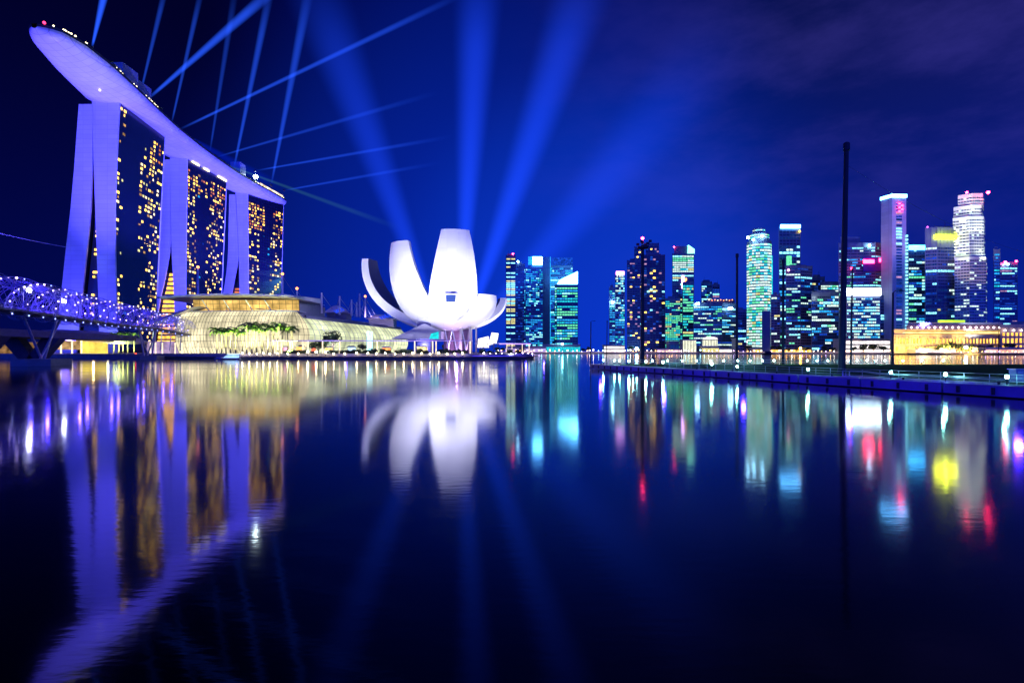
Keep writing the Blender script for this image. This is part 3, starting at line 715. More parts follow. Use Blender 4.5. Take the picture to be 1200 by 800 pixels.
for i, px in enumerate((176, 182, 190, 205, 213, 222, 232)):
    Y = 320; k = thing('lamp_column', '%s slim glowing column from the left behind the far bridge pier' % nth(i), 'light column', P(px, 411, Y), 'glowing columns behind the bridge pier')
    mb = MB(); X = PX(px, Y); mb.box(X - .25, X + .25, Y, Y + .5, 3.2, 9.5); mb.build('shaft', E_soft, k); mb = MB(); mb.box(X - .4, X + .4, Y - .2, Y + .7, 9.52, 9.8); mb.build('cap', M_dark, k)

# ------------------------------------------------------------------ pavilion under the bridge and road bridge
ev = thing('event_plaza_roof', 'curved-roof waterfront building with warm lit soffit under the helix bridge', 'building', P(90, 411, 318))
rows = []
for i in range(21):
    u = i / 20; px = 42 + 88 * u; zt_ = 385 + 14 * u ** 2.2; zb_ = 392 + 8 * u ** .7
    rows.append([(PX(px, 318), 314, PZ(min(zb_, zt_ + 7), 316)), (PX(px, 318), 313, PZ((zt_ + zb_) / 2, 316)), (PX(px, 318), 330, PZ(zt_, 318)), (PX(px, 318), 350, PZ(zt_, 318)), (PX(px, 318), 350, PZ(zb_ + 2, 318)), (PX(px, 318), 325, PZ(min(408, zb_ + 3), 318))])
mb = MB(); mb.loft(rows); mb.build('roof', pbr('plaza_roof', (.30, .25, .26), .6), ev, True)
mb = MB(); mb.face(P(50, 409.5, 326), P(96, 409.5, 326), P(96, 399, 326), P(50, 399, 326)); mb.build('lit_glass', lamp_mat('plaza_glass', (1, .6, .25), .5, .8, .25), ev)
mb = MB(); mb.box(PX(95.5, 324), PX(125, 324), 323, 325, 3.2, PZ(398, 324)); mb.build('lit_wall', lamp_mat('plaza_wall', (1, .75, .12), 1.15, .35, .2), ev)
for px in (57, 71, 84, 95):
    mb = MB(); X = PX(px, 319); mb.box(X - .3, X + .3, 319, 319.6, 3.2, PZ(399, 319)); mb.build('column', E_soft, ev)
for px in (60, 82, 108): point('soffit_lamp', (PX(px, 318), 319, 5.0), (1, .62, .25), 2200, .4)
point('soffit_lamp', (PX(128, 316), 315, 6.5), (1, .9, .6), 900, .4)
mb = MB(); mb.box(-330, PX(46, 322), 321, 326, 3.2, 9.8); o = mb.build('waterfront_wall', lamp_mat('plaza_far', (1, .5, .2), .22, .9, .3)); 
o['label'] = 'dim amber shopfront at the left edge behind the slanted bridge piers'; o['category'] = 'shopfront'

M_bridge = pbr('bridge_concrete', (.10, .10, .12), .9, 0, .4, .4, .2)
rb = thing('road_bridge', 'dark flat road bridge on slanted concrete piers behind the helix bridge', 'bridge', (-205, 220, 0))
mb = MB(); mb.prism([(-176, 120), (-209, 306), (-232, 306), (-200, 120)], 10.2, 12.0); mb.build('deck', M_bridge, rb)
mb = MB(); mb.prism([(-175.7, 120), (-208.7, 306), (-209.1, 306), (-176.1, 120)], 12.01, 13.1); mb.build('parapet', M_bridge, rb)
for Y in (205, 238):
    X = -176 - 33 * (Y - 120) / 186
    for dx in (-9, 9):
        mb = MB(); mb.loft([[(X - 10 - 3, Y - 2, -1), (X - 10 + 3, Y - 2, -1), (X - 10 + 3, Y + 2, -1), (X - 10 - 3, Y + 2, -1)], [(X - 10 + dx - 4, Y - 2, 10.2), (X - 10 + dx + 4, Y - 2, 10.2), (X - 10 + dx + 4, Y + 2, 10.2), (X - 10 + dx - 4, Y + 2, 10.2)]]); mb.build('pier', M_bridge, rb)

# ------------------------------------------------------------------ helix footbridge
ctrl = [Vector(p) for p in ((-112, 70, 20), (-122, 100, 20), (-137, 138, 20), (-150, 176, 20), (-176, 240, 20.4), (-199, 305, 21), (-208, 352, 19), (-209, 385, 17))]
def cat(u):
    n = len(ctrl) - 1; k = min(int(u * n), n - 1); f = u * n - k
    p0, p1, p2, p3 = ctrl[max(0, k - 1)], ctrl[k], ctrl[k + 1], ctrl[min(n, k + 2)]
    return .5 * ((2 * p1) + (p2 - p0) * f + (2 * p0 - 5 * p1 + 4 * p2 - p3) * f * f + (3 * p1 - p0 - 3 * p2 + p3) * f ** 3)
samp = [cat(i / 600) for i in range(601)]; cum = [0]
for a, b_ in zip(samp, samp[1:]): cum.append(cum[-1] + (b_ - a).length)
LEN = cum[-1]
def at(s):
    import bisect
    i = max(1, min(bisect.bisect(cum, s), 600)); f = (s - cum[i - 1]) / (cum[i] - cum[i - 1]); p = samp[i - 1].lerp(samp[i], f)
    d = (samp[i] - samp[i - 1]); d.z = 0; d.normalize(); return p, d, Vector((d.y, -d.x, 0))
def hp(s, ang, r):
    p, d, sd = at(max(0, min(LEN, s))); return p + sd * math.cos(ang) * r + Vector((0, 0, 1)) * math.sin(ang) * r
hx = thing('helix_bridge', 'curved footbridge caged in twin steel helixes dotted with violet lights', 'footbridge', (-160, 220, 0))
PITCH = 35.0
M_hel = pbr('helix_steel', (.40, .38, .55), .4, .3)
for st in range(2):
    mb = MB(); mb.tube([hp(i * .9, -2 * math.pi * i * .9 / PITCH + math.pi * st, 6.2) for i in range(int(LEN / .9))], .13, 5); mb.build('outer_helix', M_hel, hx)
for st in range(3):
    mb = MB(); mb.tube([hp(i * .9, 2 * math.pi * i * .9 / PITCH + 2.094 * st, 5.1) for i in range(int(LEN / .9))], .10, 5); mb.build('inner_helix', M_hel, hx)
mb = MB()
rgs = random.Random(8)
for i in range(int(LEN / 2.75)):
    s0 = i * 2.75
    for st in range(2):
        a = -2 * math.pi * s0 / PITCH + math.pi * st
        mb.tube([hp(s0, a, 6.2), hp(s0 + 1.4, a + .9, 5.1)], .07, 3); mb.tube([hp(s0, a, 6.2), hp(s0 + 1.4, a - .8, 5.1)], .07, 3)
        mb.tube([hp(s0, a, 6.2), hp(s0 + 5.5, a + 2.4, 6.1)], .05, 3); mb.tube([hp(s0, a, 6.2), hp(s0 - 3.5, a + 2.0, 6.1)], .05, 3); mb.tube([hp(s0, a, 6.2), hp(s0 + 8, a + .6, 6.0)], .045, 3); mb.tube([hp(s0, a, 6.2), hp(s0 + 9, a - 1.2, 5.6)], .045, 3)
mb.build('strut', M_hel, hx, kind='stuff')
mb = MB(); rows = []
for i in range(int(LEN / 3) + 1):
    p, d, sd = at(min(LEN, i * 3)); rows.append([tuple(p + sd * o + Vector((0, 0, z))) for o, z in ((-3.4, -3.6), (3.4, -3.6), (3.4, -4.2), (1.5, -4.7), (-1.5, -4.7), (-3.4, -4.2))])
mb.loft(rows); mb.build('deck', pbr('deck_steel', (.10, .10, .16), .5, .3), hx)
mb = MB()
for sgn in (-3.3, 3.3):
    for z in (-2.4, -3.0):
        mb.tube([at(i * 3)[0] + at(i * 3)[2] * sgn + Vector((0, 0, z)) for i in range(int(LEN / 3))], .05, 4)
mb.build('railing', M_steel, hx)
mb = MB()
for k in range(int(LEN / 34)):      # shade canopies of glass and mesh
    s0 = 8 + k * 34
    mb.sheet([[tuple(hp(s0 + i * 2, RAD(a), 5.3)) for a in (50, 70, 90, 110, 130)] for i in range(7)])
mb.build('mesh_canopy', pbr('canopy_mesh', (.25, .25, .4), .4, .3), hx)
E_hel = lamp_mat('helix_lamp', (.55, .42, 1), 13)
E_helb = lamp_mat('helix_lamp_blue', (.25, .3, 1), 7)
pts = []
for st in range(2):
    s0 = 30.0
    while s0 < LEN - 4:
        a = (-2 * math.pi * s0 / PITCH + math.pi * st) % (2 * math.pi)
        if RAD(80) < a < RAD(165): pts.append((hp(s0, a, 5.9), rgs.uniform(.20, .27), 0))
        elif (RAD(-2) < a < RAD(80)) and rgs.random() < .22: pts.append((hp(s0, a, 5.9), .15, 1))
        s0 += 1.25
for i in range(int(LEN / 7)):
    pts.append((hp(i * 9 + 3, RAD(-25), 4.4), .2, 0)); pts.append((hp(i * 9, RAD(-70), 5.2), .18, 1))
pts.sort(key=lambda q: (q[0] - Vector((0, 0, H))).length)
pts = [q for q in pts if q[0].y > 120]
for p, r, k in pts[:100]:
    mb = MB(); mb.ball(p, r, 6); mb.build('lamp', E_helb if k else E_hel, hx)
mb = MB()
for p, r, k in pts[100:]: mb.c = k; mb.ball(p, r * 1.15, 6)
mb.build('lamp', [E_hel, E_helb], hx, kind='stuff')
for p_ in (P(34, 340, 171), P(75, 353, 196)):
    mb = MB(); mb.ball(p_, .62); mb.build('floodlight', lamp_mat('bridge_floodlight', (.75, .8, 1), 60), hx)
for i in range(14):
    p, d, sd = at(40 + i * (LEN - 50) / 14); point('helix_glow', p + Vector((0, 0, -.5)) + sd * (1.5 if i % 2 else -1.5), (.06, .03, 1), 4200, .4)
def pier(cx, cy, wl, tops, L=15, Wd=9):
    p, d, sd = at(min(range(600), key=lambda i: (samp[i].xy - Vector((cx, cy))).length) and cum[min(range(600), key=lambda i: (samp[i].xy - Vector((cx, cy))).length)])
    for o1, o2 in tops:
        mb = MB(); mb.tube([(p.x + d.x * o1, p.y + d.y * o1, 2.0), Vector((p.x, p.y, p.z - 5.2)) + d * o2 + sd * (1.5 if o2 > 0 else -1.5)], .38, 8); mb.build('strut_leg', M_hel, hx)
    a = Vector((cx, cy, 0)); mb = MB()
    mb.prism([tuple((p + d * q1 + sd * q2).xy) for q1, q2 in ((-L / 2, -Wd / 2), (L / 2, -Wd / 2), (L / 2 + 2, 0), (L / 2, Wd / 2), (-L / 2, Wd / 2), (-L / 2 - 2, 0))], -1, 2.1); mb.build('pile_cap', M_conc, hx)
pier(-150, 176, 428, ((-1, -9), (1, 6), (-2, 9)), 17, 10)
pier(-196, 297, 421, ((-6, -8), (-1, 9), (1, -9), (7, 8)), 20, 14)

# boat by the promenade
bt = thing('tour_boat', 'small tour boat with bluish-white cabin moored at the promenade', 'boat', (*P(267, 420, 297).xy, 0))
bx, by = P(267, 420, 297).xy
mb = MB(); mb.loft([[(bx - 7.4, by, .9), (bx - 7.3, by, .5), (bx - 7.4, by + .2, .9)], [(bx - 4, by - 1.4, .9), (bx - 4, by, .0), (bx - 4, by + 1.4, .9)], [(bx + 5, by - 1.6, .8), (bx + 5, by, -.1), (bx + 5, by + 1.6, .8)], [(bx + 6.6, by - 1.3, 1.0), (bx + 6.6, by, .1), (bx + 6.6, by + 1.3, 1.0)]]); mb.build('hull', pbr('boat_paint', (.35, .4, .6), .4), bt)
mb = MB(); mb.loft([[(bx - 2, by - 1.3, .92), (bx - 2, by + 1.3, .92), (bx - 1.2, by + 1.1, 1.7), (bx - 1.2, by - 1.1, 1.7)], [(bx + 1, by - 1.4, .92), (bx + 1, by + 1.4, .92), (bx + 1, by + 1.1, 3.0), (bx + 1, by - 1.1, 3.0)], [(bx + 5.4, by - 1.4, .92), (bx + 5.4, by + 1.4, .92), (bx + 5.6, by + 1.1, 2.7), (bx + 5.6, by - 1.1, 2.7)]]); mb.build('cabin', lamp_mat('cabin_light', (.35, .6, 1), 1.4, .3, .5), bt)
mb = MB(); mb.box(bx + .4, bx + 6.2, by - 1.5, by + 1.5, 3.02, 3.3); mb.build('roof', lamp_mat('boat_roof_light', (.8, .9, 1), 2.0), bt)
mb = MB(); mb.box(bx - 6, bx - 3, by - .8, by + .8, .92, 1.3); mb.build('foredeck', M_white, bt)
# red and white channel marker in the shadow of the bridge pier: lamp posts of the quay
M_red = lamp_mat('red_marker', (1, .06, .03), 6, nee=True)
for px, Yy, e, lab in ((159, 296, M_red, 'small red marker lamp on the far bridge pier'),):
    k = thing('marker_lamp', lab, 'marker lamp', (*P(px, 418, Yy).xy, 2.1)); x, y = P(px, 418, Yy).xy
    mb = MB(); mb.tube([(x, y, 2.1), (x, y, 3.0)], .12, 6); mb.build('post', M_dark, k); mb = MB(); mb.ball((x, y, 3.3), .35); mb.build('lens', e, k)

# ------------------------------------------------------------------ city towers across the bay
ROWS = {
 'cyan':  ([(E_cyan, 5), (E_blue, 5), (E_white, 2.2), (E_teal, 2), (None, 3)], .85),
 'cyan_green': ([(E_cyan, 4), (E_teal, 4), (E_green, 2.5), (E_white, 3), (None, 1.5)], .95),
 'blue_dim': ([(E_blue, 4), (E_dim, 4), (E_cyan, 1.2), (None, 5)], .8),
 'office': ([(E_white, 1.6), (E_pale, 1.3), (E_green, .9), (E_blue, 2), (E_cyan, 1.2), (E_dim, 3), (None, 5)], .8),
 'office_dark': ([(E_white, .7), (E_pale, .6), (E_yel, .5), (E_dim, 4), (E_blue, 2), (None, 8)], .75),
 'home': ([(E_warm, 1.0), (E_pink, .9), (E_white, .4), (E_dim, 3), (E_blue, 1.5), (None, 13)], .95),
 'home_yellow': ([(E_yel, 2.2), (E_white, 1.8), (E_dim, 2), (None, 7)], .9),
 'green': ([(E_green, 4), (E_yel, 1.5), (E_teal, 3), (E_dim, 2), (None, 3)], .9),
 'bright': ([(E_pale, 6), (E_green, 2), (E_white, 2), (E_teal, 1.5), (E_yel, .4)], 1.0),
 'slab': ([(E_white, 2), (E_blue, 3), (E_pink, 1), (None, 4)], .8),
 'stepped': ([(None, 7), (E_pale, 2), (E_dim, 3)], .9),
 'grid': ([(E_pale, 3), (E_white, 3), (E_cyan, 2), (E_dim, 2), (None, 1)], 1.0),
}
def city(label, plan, ztop, style, seed, wall=M_wall, fh=4.0, bay=2.7, z0=2.0, name='office_tower', depth=30, skip=None, frac=.58, styles=None, th=None, part='shaft', group='towers of the far skyline', run=3, top_margin=1.0):
    """plan: visible front line as (x,y) points from left to right"""
    rg = random.Random(seed)
    own = th is None
    if len(plan) <= 3 and frac == .58 and style not in ('bright',):
        fh *= rg.uniform(.9, 1.25); bay *= rg.uniform(.8, 1.5); frac = rg.uniform(.42, .68)
    pts = [Vector((x, y, 0)) for x, y in plan]; mid = (pts[0] + pts[-1]) / 2
    away = Vector((mid.x, mid.y, 0)).normalized() * depth
    if th is None: th = thing(name, label, 'tower' if name != 'office_block' else 'office block', (mid.x, mid.y, z0), group)
    mb = MB(); foot = [(p.x, p.y) for p in pts]
    if len(pts) == 2: foot += [(pts[1].x + away.x, pts[1].y + away.y), (pts[0].x + away.x, pts[0].y + away.y)]
    elif len(pts) == 3: q = pts[0] + pts[2] - pts[1]; foot += [(q.x, q.y)]
    else: foot += [(pts[-1].x + away.x, pts[-1].y + away.y), (pts[0].x + away.x, pts[0].y + away.y)]
    mb.prism(foot, z0, ztop); body = mb.build(part, wall, th)
    if len(pts) <= 3 and style:
        fin = MB(); k_ = rg.choice([2, 3, 4, 6]) * bay
        for p, q in zip(pts, pts[1:]):
            e = q - p; L = e.length; d = e / L; nr = Vector((d.y, -d.x, 0)); n = max(1, int(L / k_))
            for i in range(n + 1):
                c = p + d * (L * i / n); w_ = .22 if 0 < i < n else .5
                fin.prism([tuple((c - d * w_ + nr * .02).xy), tuple((c - d * w_ + nr * .55).xy), tuple((c + d * w_ + nr * .55).xy), tuple((c + d * w_ + nr * .02).xy)][::-1], z0 + 3, ztop + .6)
        fin.build('facade_fin', wall, body)
    if own and len(pts) <= 3 and ztop > 60 and style:
        W_ = (pts[-1] - pts[0]); a_ = pts[0] + W_ * rg.uniform(.12, .3) + away * .25; b_ = pts[0] + W_ * rg.uniform(.6, .85) + away * .25; h_ = rg.uniform(2.5, 5)
        mb = MB(); mb.prism([tuple(a_.xy), tuple(b_.xy), tuple((b_ + away * .5).xy), tuple((a_ + away * .5).xy)], ztop + .02, ztop + h_); mb.build('roof_plant', wall, th)
        if rg.random() < .5: mb = MB(); c = a_.lerp(b_, rg.random()); mb.tube([(c.x, c.y, ztop + .1), (c.x, c.y, ztop + h_ + rg.uniform(4, 10))], .35, 5, .15); mb.build('aerial', M_dark, th)
    z = z0 + 5
    while z + fh < ztop - top_margin:
        f = (z - z0) / (ztop - z0); stl = style
        if styles:
            for a, b_, s2 in styles:
                if a <= f < b_: stl = s2
        if stl and not (skip and skip[0] < f < skip[1]):
            pal, plit = ROWS[stl]; mats = [M_glass]; row = MB(); lit_row = rg.random() < plit; heavy = rg.random() < .18 and run > 1
            wts = [w_ for _, w_ in pal]
            for p, q in zip(pts, pts[1:]):
                e = q - p; L = e.length; n = max(2, int(L / bay)); d = e / L; nr = Vector((d.y, -d.x, 0)); o = nr * .22
                cur, left = None, 0
                for i in range(n):
                    if left <= 0:
                        cur = rg.choices([m for m, _ in pal], wts)[0]; left = rg.randint(1, run if not heavy else run * 3)
                        if heavy and cur is None: cur = pal[0][0]
                        if not lit_row and rg.random() < .8: cur = None
                    left -= 1
                    m = cur or M_glass
                    if m not in mats: mats.append(m)
                    row.c = mats.index(m); a, c = p + d * (L * (i + .08) / n) + o, p + d * (L * (i + .92) / n) + o
                    row.face((a.x, a.y, z), (c.x, c.y, z), (c.x, c.y, z + fh * frac), (a.x, a.y, z + fh * frac))
            row.build('window_row', mats, th)
        z += fh
    return th
def L2(p0, p1, Y, Y2=None): return [(PX(p0, Y), Y), (PX(p1, Y2 or Y), Y2 or Y)]
def L3(a, b_, c): return [(PX(a[0], a[1]), a[1]), (PX(b_[0], b_[1]), b_[1]), (PX(c[0], c[1]), c[1])]
def lit_box(th, name, px0, px1, py0, py1, Y, mat, d=2.0):
    mb = MB(); mb.box(PX(px0, Y), PX(px1, Y), Y - d, Y, PZ(py1, Y), PZ(py0, Y)); return mb.build(name, mat, th)
def beacon(th, px, py, Y, mat, r=1.3, name='beacon'):
    mb = MB(); p = P(px, py, Y); mb.ball(p, r); return mb.build(name, mat, th)
E_crown = lamp_mat('crown_white', (.10, .46, 1), 22, .25, .1)
E_crown_c = lamp_mat('crown_cyan', (.05, .45, 1), 14, .3, .1)
E_crown_m = lamp_mat('crown_magenta', (.8, .3, 1), 7, .3, .1)
E_ycr = lamp_mat('sign_yellow', (.93, 1, .01), 22, nee=True)
E_rsg = lamp_mat('sign_red', (1, .02, .08), 30, nee=True)
E_blamp = lamp_mat('blue_white_lamp', (.3, .7, 1), 60, nee=True)
E_teal_l = lamp_mat('teal_lamp', (.25, 1, .8), 3)
YL = 1040
# financial centre, left of the gap
a = city('dark slim residential tower with scattered yellow windows, leftmost beside the museum', L2(593, 604, YL), PZ(299, YL), 'home_yellow', 1, M_wall3, bay=4.5)
beacon(a, 601, 297.5, YL, E_redl, 1.6); lit_box(a, 'plinth', 592.5, 604.5, 398, 404, YL - 1, M_wall2, 6)
a = city('dim blue dotted tower with a bright roof lamp, second from the museum', L2(604.3, 615, YL + 10), PZ(309, YL + 10), 'blue_dim', 2, M_wall3, run=1); beacon(a, 607, 306.5, YL + 8, E_blamp, 1.7)
a = city('cyan glass tower with glowing white square crown', L3((614.6, YL), (616, YL - 6), (636, YL)), PZ(314, YL), 'cyan', 3, M_wall3, run=2)
city('', L2(619, 636, YL + 1), PZ(300, YL), None, 3, M_wall3, z0=PZ(314, YL), th=a, part='crown_block')
lit_box(a, 'crown_light', 624, 635.6, 301, 310.5, YL, E_crown); lit_box(a, 'crown_screen', 619, 624, 301, 310.5, YL, E_cyan)
city('plain unlit blue slab tower between two cyan glass towers', L2(636.3, 644.5, YL + 16), PZ(301, YL + 16), None, 4, pbr('plain_slab', (.07, .09, .16), .5))
a = city('tall cyan glass tower with translucent top behind the slanted white crown', L2(645, 671, YL + 30), PZ(311, YL + 30), 'cyan', 5, M_wall3, run=4); lit_box(a, 'glass_screen', 646, 671, 302, 311, YL + 28, E_blue); lit_box(a, 'lit_edge', 644.4, 645.2, 301, 404, YL + 26, E_cyan)
Y6 = YL - 12
a = city('cyan and green lit tower crowned by a slanted glowing white roof', L3((650.5, Y6 + 10), (652.5, Y6), (677, Y6)), PZ(333, Y6), 'cyan_green', 6, M_wall3, bay=3.2, fh=4.2)
mb = MB(); q = [P(652.5, 333, Y6), P(677, 333, Y6), P(677, 318, Y6), P(664, 324, Y6), P(656, 328, Y6)]; mb.loft([[tuple(p) for p in q], [tuple(p + Vector((0, 24, 0))) for p in q]]); mb.build('slanted_crown', E_crown, a)
# middle group
Y7 = 1010
a = city('slender pale cyan tower with magenta-lit crown, left of the dark residential pair', L2(721, 732, Y7), PZ(319, Y7), 'grid', 7, M_wall2, fh=4.4, run=2, styles=[(.55, .75, 'office'), (.0, .5, 'cyan')]); lit_box(a, 'crown_light', 722, 731.5, 318, 322, Y7, E_crown_m)
a = city('short stepped cyan tower with a blue-white floodlamp, foot of the magenta crown', L2(714, 720.8, Y7 - 6), PZ(337, Y7), 'cyan', 8, M_wall2, run=2); beacon(a, 718, 354, Y7 - 10, E_blamp, 2.2, 'floodlamp')
a = city('dark stepped residential tower with warm dots, left of the tall floodlight mast', L2(735, 753, Y7), PZ(305, Y7), 'home', 9, M_wall3, bay=3.8, run=1, name='residential_tower')
city('', L2(743.5, 751, Y7 + 1), PZ(289, Y7), 'home', 10, M_wall3, z0=PZ(305, Y7), th=a, part='upper_shaft', run=1)
a = city('dark violet residential tower with warm dots, right of the tall floodlight mast', L2(754.5, 779, Y7 + 4), PZ(298, Y7), 'home', 11, pbr('violet_wall', (.12, .07, .14), .6), bay=4.2, run=1, name='residential_tower'); lit_box(a, 'lit_band', 760, 770, 340, 341.6, Y7 + 3.5, E_yel)
city('', L2(757, 772, Y7 + 6), PZ(284, Y7), 'home', 12, M_wall3, z0=PZ(298, Y7), th=a, part='upper_shaft', run=1)
a = city('green-lit tower with a teal fin crown and a magenta sign', L2(788, 813, Y7), PZ(297, Y7), 'green', 13, M_wall3, run=6, styles=[(.80, 1.1, 'bright'), (.55, .8, 'office_dark')])
city('', L2(790, 806, Y7 + 3), PZ(288, Y7), None, 13, M_wall3, z0=PZ(297, Y7), th=a, part='roof_block')
mb = MB(); q = [P(806, 297, Y7), P(814, 297, Y7), P(814, 292, Y7), P(807, 287, Y7)]; mb.loft([[tuple(p) for p in q], [tuple(p + Vector((0, 16, 0))) for p in q]]); mb.build('fin_crown', E_teal_l, a); beacon(a, 790, 289.5, Y7, E_redl, 1.4)
lit_box(a, 'sign', 799, 801.2, 323, 338, Y7, lamp_mat('sign_magenta', (.75, .35, 1), 12)); lit_box(a, 'sign', 802, 804.5, 326, 331, Y7, lamp_mat('sign_orange', (1, .3, .1), 4))
city('low green-lit block at the foot of the teal-crowned tower', L2(779.5, 797, Y7 - 10), PZ(350, Y7), 'green', 14, M_wall3, run=3, name='office_block')
city('dark office block with green rows, right flank of the teal-crowned tower', L2(800, 812.6, Y7 - 12), PZ(331, Y7), 'green', 15, M_wall3, run=4, name='office_block')
city('small distant office tower with pale rows, left of a bluish block', L2(822, 834, 1080), PZ(330, 1080), 'office', 16, M_wall)
city('small bluish office block behind the wide dark block', L2(835, 843, 1085), PZ(333, 1085), 'slab', 17, M_wall2, name='office_block')
Y11 = 960
a = city('wide low dark office block with two blue-white roof floodlamps', L3((812.8, Y11), (846, Y11 - 6), (862, Y11 + 4)), PZ(355, Y11), 'office', 18, M_wall3, name='office_block', run=5)
for px, py in ((816, 356), (818.5, 355.6), (854.5, 361.5), (857.5, 361)): beacon(a, px, py, Y11 - 9, E_blamp, 1.9, 'floodlamp')
city('', L2(828, 861, Y11 + 12), PZ(350, Y11), None, 19, M_wall3, z0=PZ(355, Y11), th=a, part='roof_terrace')
for i in range(9): beacon(a, 831 + i * 3.4, 351.3 + .6 * (i % 2), Y11 + 8, E_org if i % 3 else E_rim, .8, 'terrace_lamp')
# round tower
Y12 = 930; cx, r0 = PX(889, Y12), 14 / F * Y12 * .985
arc = lambda r, n=9: [(cx + r * math.cos(RAD(180 + 180 * i / n)), Y12 + r * math.sin(RAD(180 + 180 * i / n))) for i in range(n + 1)]
a = city('round banded white-green tower with domed top', arc(r0, 10), PZ(284, Y12), 'bright', 20, M_wall2, fh=4.8, bay=3.0, run=6, frac=.62)
city('', arc(r0 * .82), PZ(275, Y12), 'bright', 21, M_wall2, z0=PZ(284, Y12) + .05, th=a, part='upper_drum', fh=3.8, top_margin=0, frac=.5)
city('', arc(r0 * .5), PZ(268.5, Y12), 'bright', 22, M_wall2, z0=PZ(275, Y12) + .05, th=a, part='top_drum', fh=3.4, top_margin=0, frac=.5)
for px, py in ((876.5, 278.5), (893.5, 276.5), (883, 281)): beacon(a, px, py, Y12 - 22, E_blamp, 2.0, 'floodlamp')
lit_box(a, 'side_fin', 902.5, 904.5, 300, 400, Y12, E_teal, 3)
Y13 = 900
a = city('slim office tower with white-lit top edge and an orange lamp', L2(913, 937.5, Y13), PZ(266, Y13), 'office', 23, M_wall, bay=3.4)
lit_box(a, 'crown_light', 914.5, 937.5, 263.5, 267.5, Y13, E_crown); beacon(a, 937, 271, Y13 - 3, lamp_mat('orange_lamp', (1, .6, .05), 9), 1.7, 'sign_lamp')
a = city('stepped office block before the white-topped slim tower', L3((921, Y13 - 14), (938, Y13 - 16), (951.5, Y13 - 6)), PZ(311, Y13 - 14), 'office', 24, M_wall, run=4, name='office_block')
lit_box(a, 'roof_sign', 921.5, 927, 300, 310, Y13 - 14, E_green, 2); beacon(a, 924, 316.5, Y13 - 20, lamp_mat('pink_lamp', (1, .35, .7), 8), 1.8, 'sign_lamp')
city('narrow dark blue block right of the round tower', L2(903.5, 914, Y13 - 4), PZ(345, Y13), 'office_dark', 25, M_wall2, name='office_block')
city('low pale block at the foot of the white-topped slim tower', L2(893, 903, Y13 - 40), PZ(366, Y13), None, 26, M_wall3, name='office_block')
Y14 = 860
city('mid-height dim blue block with a lit top floor', L2(951, 966, Y14 + 60), PZ(324, Y14 + 60), 'office_dark', 27, M_wall, name='office_block')
city('blue block with bright green-white upper rows behind the tall mast', L2(962, 984, Y14 + 30), PZ(330, Y14 + 30), None, 28, M_wall, name='office_block', styles=[(.82, 1.1, 'bright'), (0, .82, 'office_dark')])
city('broad dark office block with broken white rows, left of the tall mast', L2(951, 985, Y14 - 20), PZ(342, Y14 - 20), 'office', 29, M_wall3, name='office_block', run=4)
Y15 = 830
a = city('broad stepped office tower carrying two red signs', L3((983, Y15 + 6), (1025.5, Y15), (1041, Y15 + 14)), PZ(284, Y15), 'office', 30, M_wall, run=6)
city('', L2(985, 1008, Y15 + 10), PZ(276, Y15), None, 31, M_wall, z0=PZ(284, Y15), th=a, part='plant_room')
for x0, x1, py in ((1011.5, 1024.5, 306.5), (1030, 1041, 305)):
    for k in range(4):
        w_ = (x1 - x0) / 4; lit_box(a, 'sign', x0 + k * w_, x0 + k * w_ + w_ * .8, py - 2.3 + .3 * (k % 2), py + 2, Y15 - 1, E_rsg, 1.5)
mb = MB(); mb.prism([(PX(1011, Y15) , Y15 - 1), (PX(1041, Y15), Y15 - 1.2), (PX(1041, Y15), Y15 - .5), (PX(1011, Y15), Y15 - .3)], PZ(318, Y15), PZ(301, Y15)); mb.build('sign_backing', pbr('sign_blue', (.05, .03, .35), .5), a)
beacon(a, 1019, 287.5, Y15 - 2, E_blamp, 1.5, 'sign_lamp')
beacon(a, 998, 314.5, Y15 - 6, E_rsg, 1.6, 'sign_lamp')
Y16 = 800
a = city('bright gridded office block topped by a glowing white sign band', L2(992, 1031, Y16), PZ(337, Y16), 'grid', 32, M_wall2, fh=4.6, name='office_block', top_margin=12)
lit_box(a, 'sign_band', 984.5, 1031.5, 338, 346, Y16, lamp_mat('sign_white', (.6, .82, 1), 16, .2, .1))
city('dim dark block between the bright gridded block and the tall pale slab', L2(1031.5, 1041, Y16 + 12), PZ(345, Y16), 'office', 33, M_wall3, name='office_block')
Y17 = 800
a = city('tallest pale slab tower with bright white roof edge and ladder of windows', L3((1032.5, Y17 + 16), (1045.5, Y17), (1062, Y17 + 2)), PZ(232, Y17), None, 34, panelled('slab_cladding', (.55, .52, .6), .6, 5, 4.4, .8), styles=[(0, 1.1, None)])
z = 10
while z < PZ(240, Y17):
    mb = MB(); mb.face((PX(1050.5, Y17) , Y17 + .3, z), (PX(1057.5, Y17), Y17 + .9, z), (PX(1057.5, Y17), Y17 + .9, z + 2.2), (PX(1050.5, Y17), Y17 + .3, z + 2.2)); mb.build('window_row', RNG.choice([E_white, E_dim, E_pink, E_blue, E_dim]), a); z += 4.4
mb = MB(); p0, p1, p2 = (PX(1032.5, Y17 + 16), Y17 + 16), (PX(1045.5, Y17), Y17), (PX(1062, Y17 + 2), Y17 + 2)
mb.prism([(p0[0] - .5, p0[1] - 1), (p1[0], p1[1] - 1.5), (p2[0] + .6, p2[1] - 1), (p2[0], p2[1] + 2), (p1[0], p1[1] + 2), (p0[0], p0[1] + 2)], PZ(231, Y17), PZ(227.5, Y17)); mb.build('roof_edge_light', E_crown, a)
for k in range(5): lit_box(a, 'roof_sign_lamp', 1053 + (k % 2) * 3, 1055 + (k % 2) * 3, 238 + k * 2.2, 239.5 + k * 2.2, Y17 - .4, E_rsg, .8)
z = 20
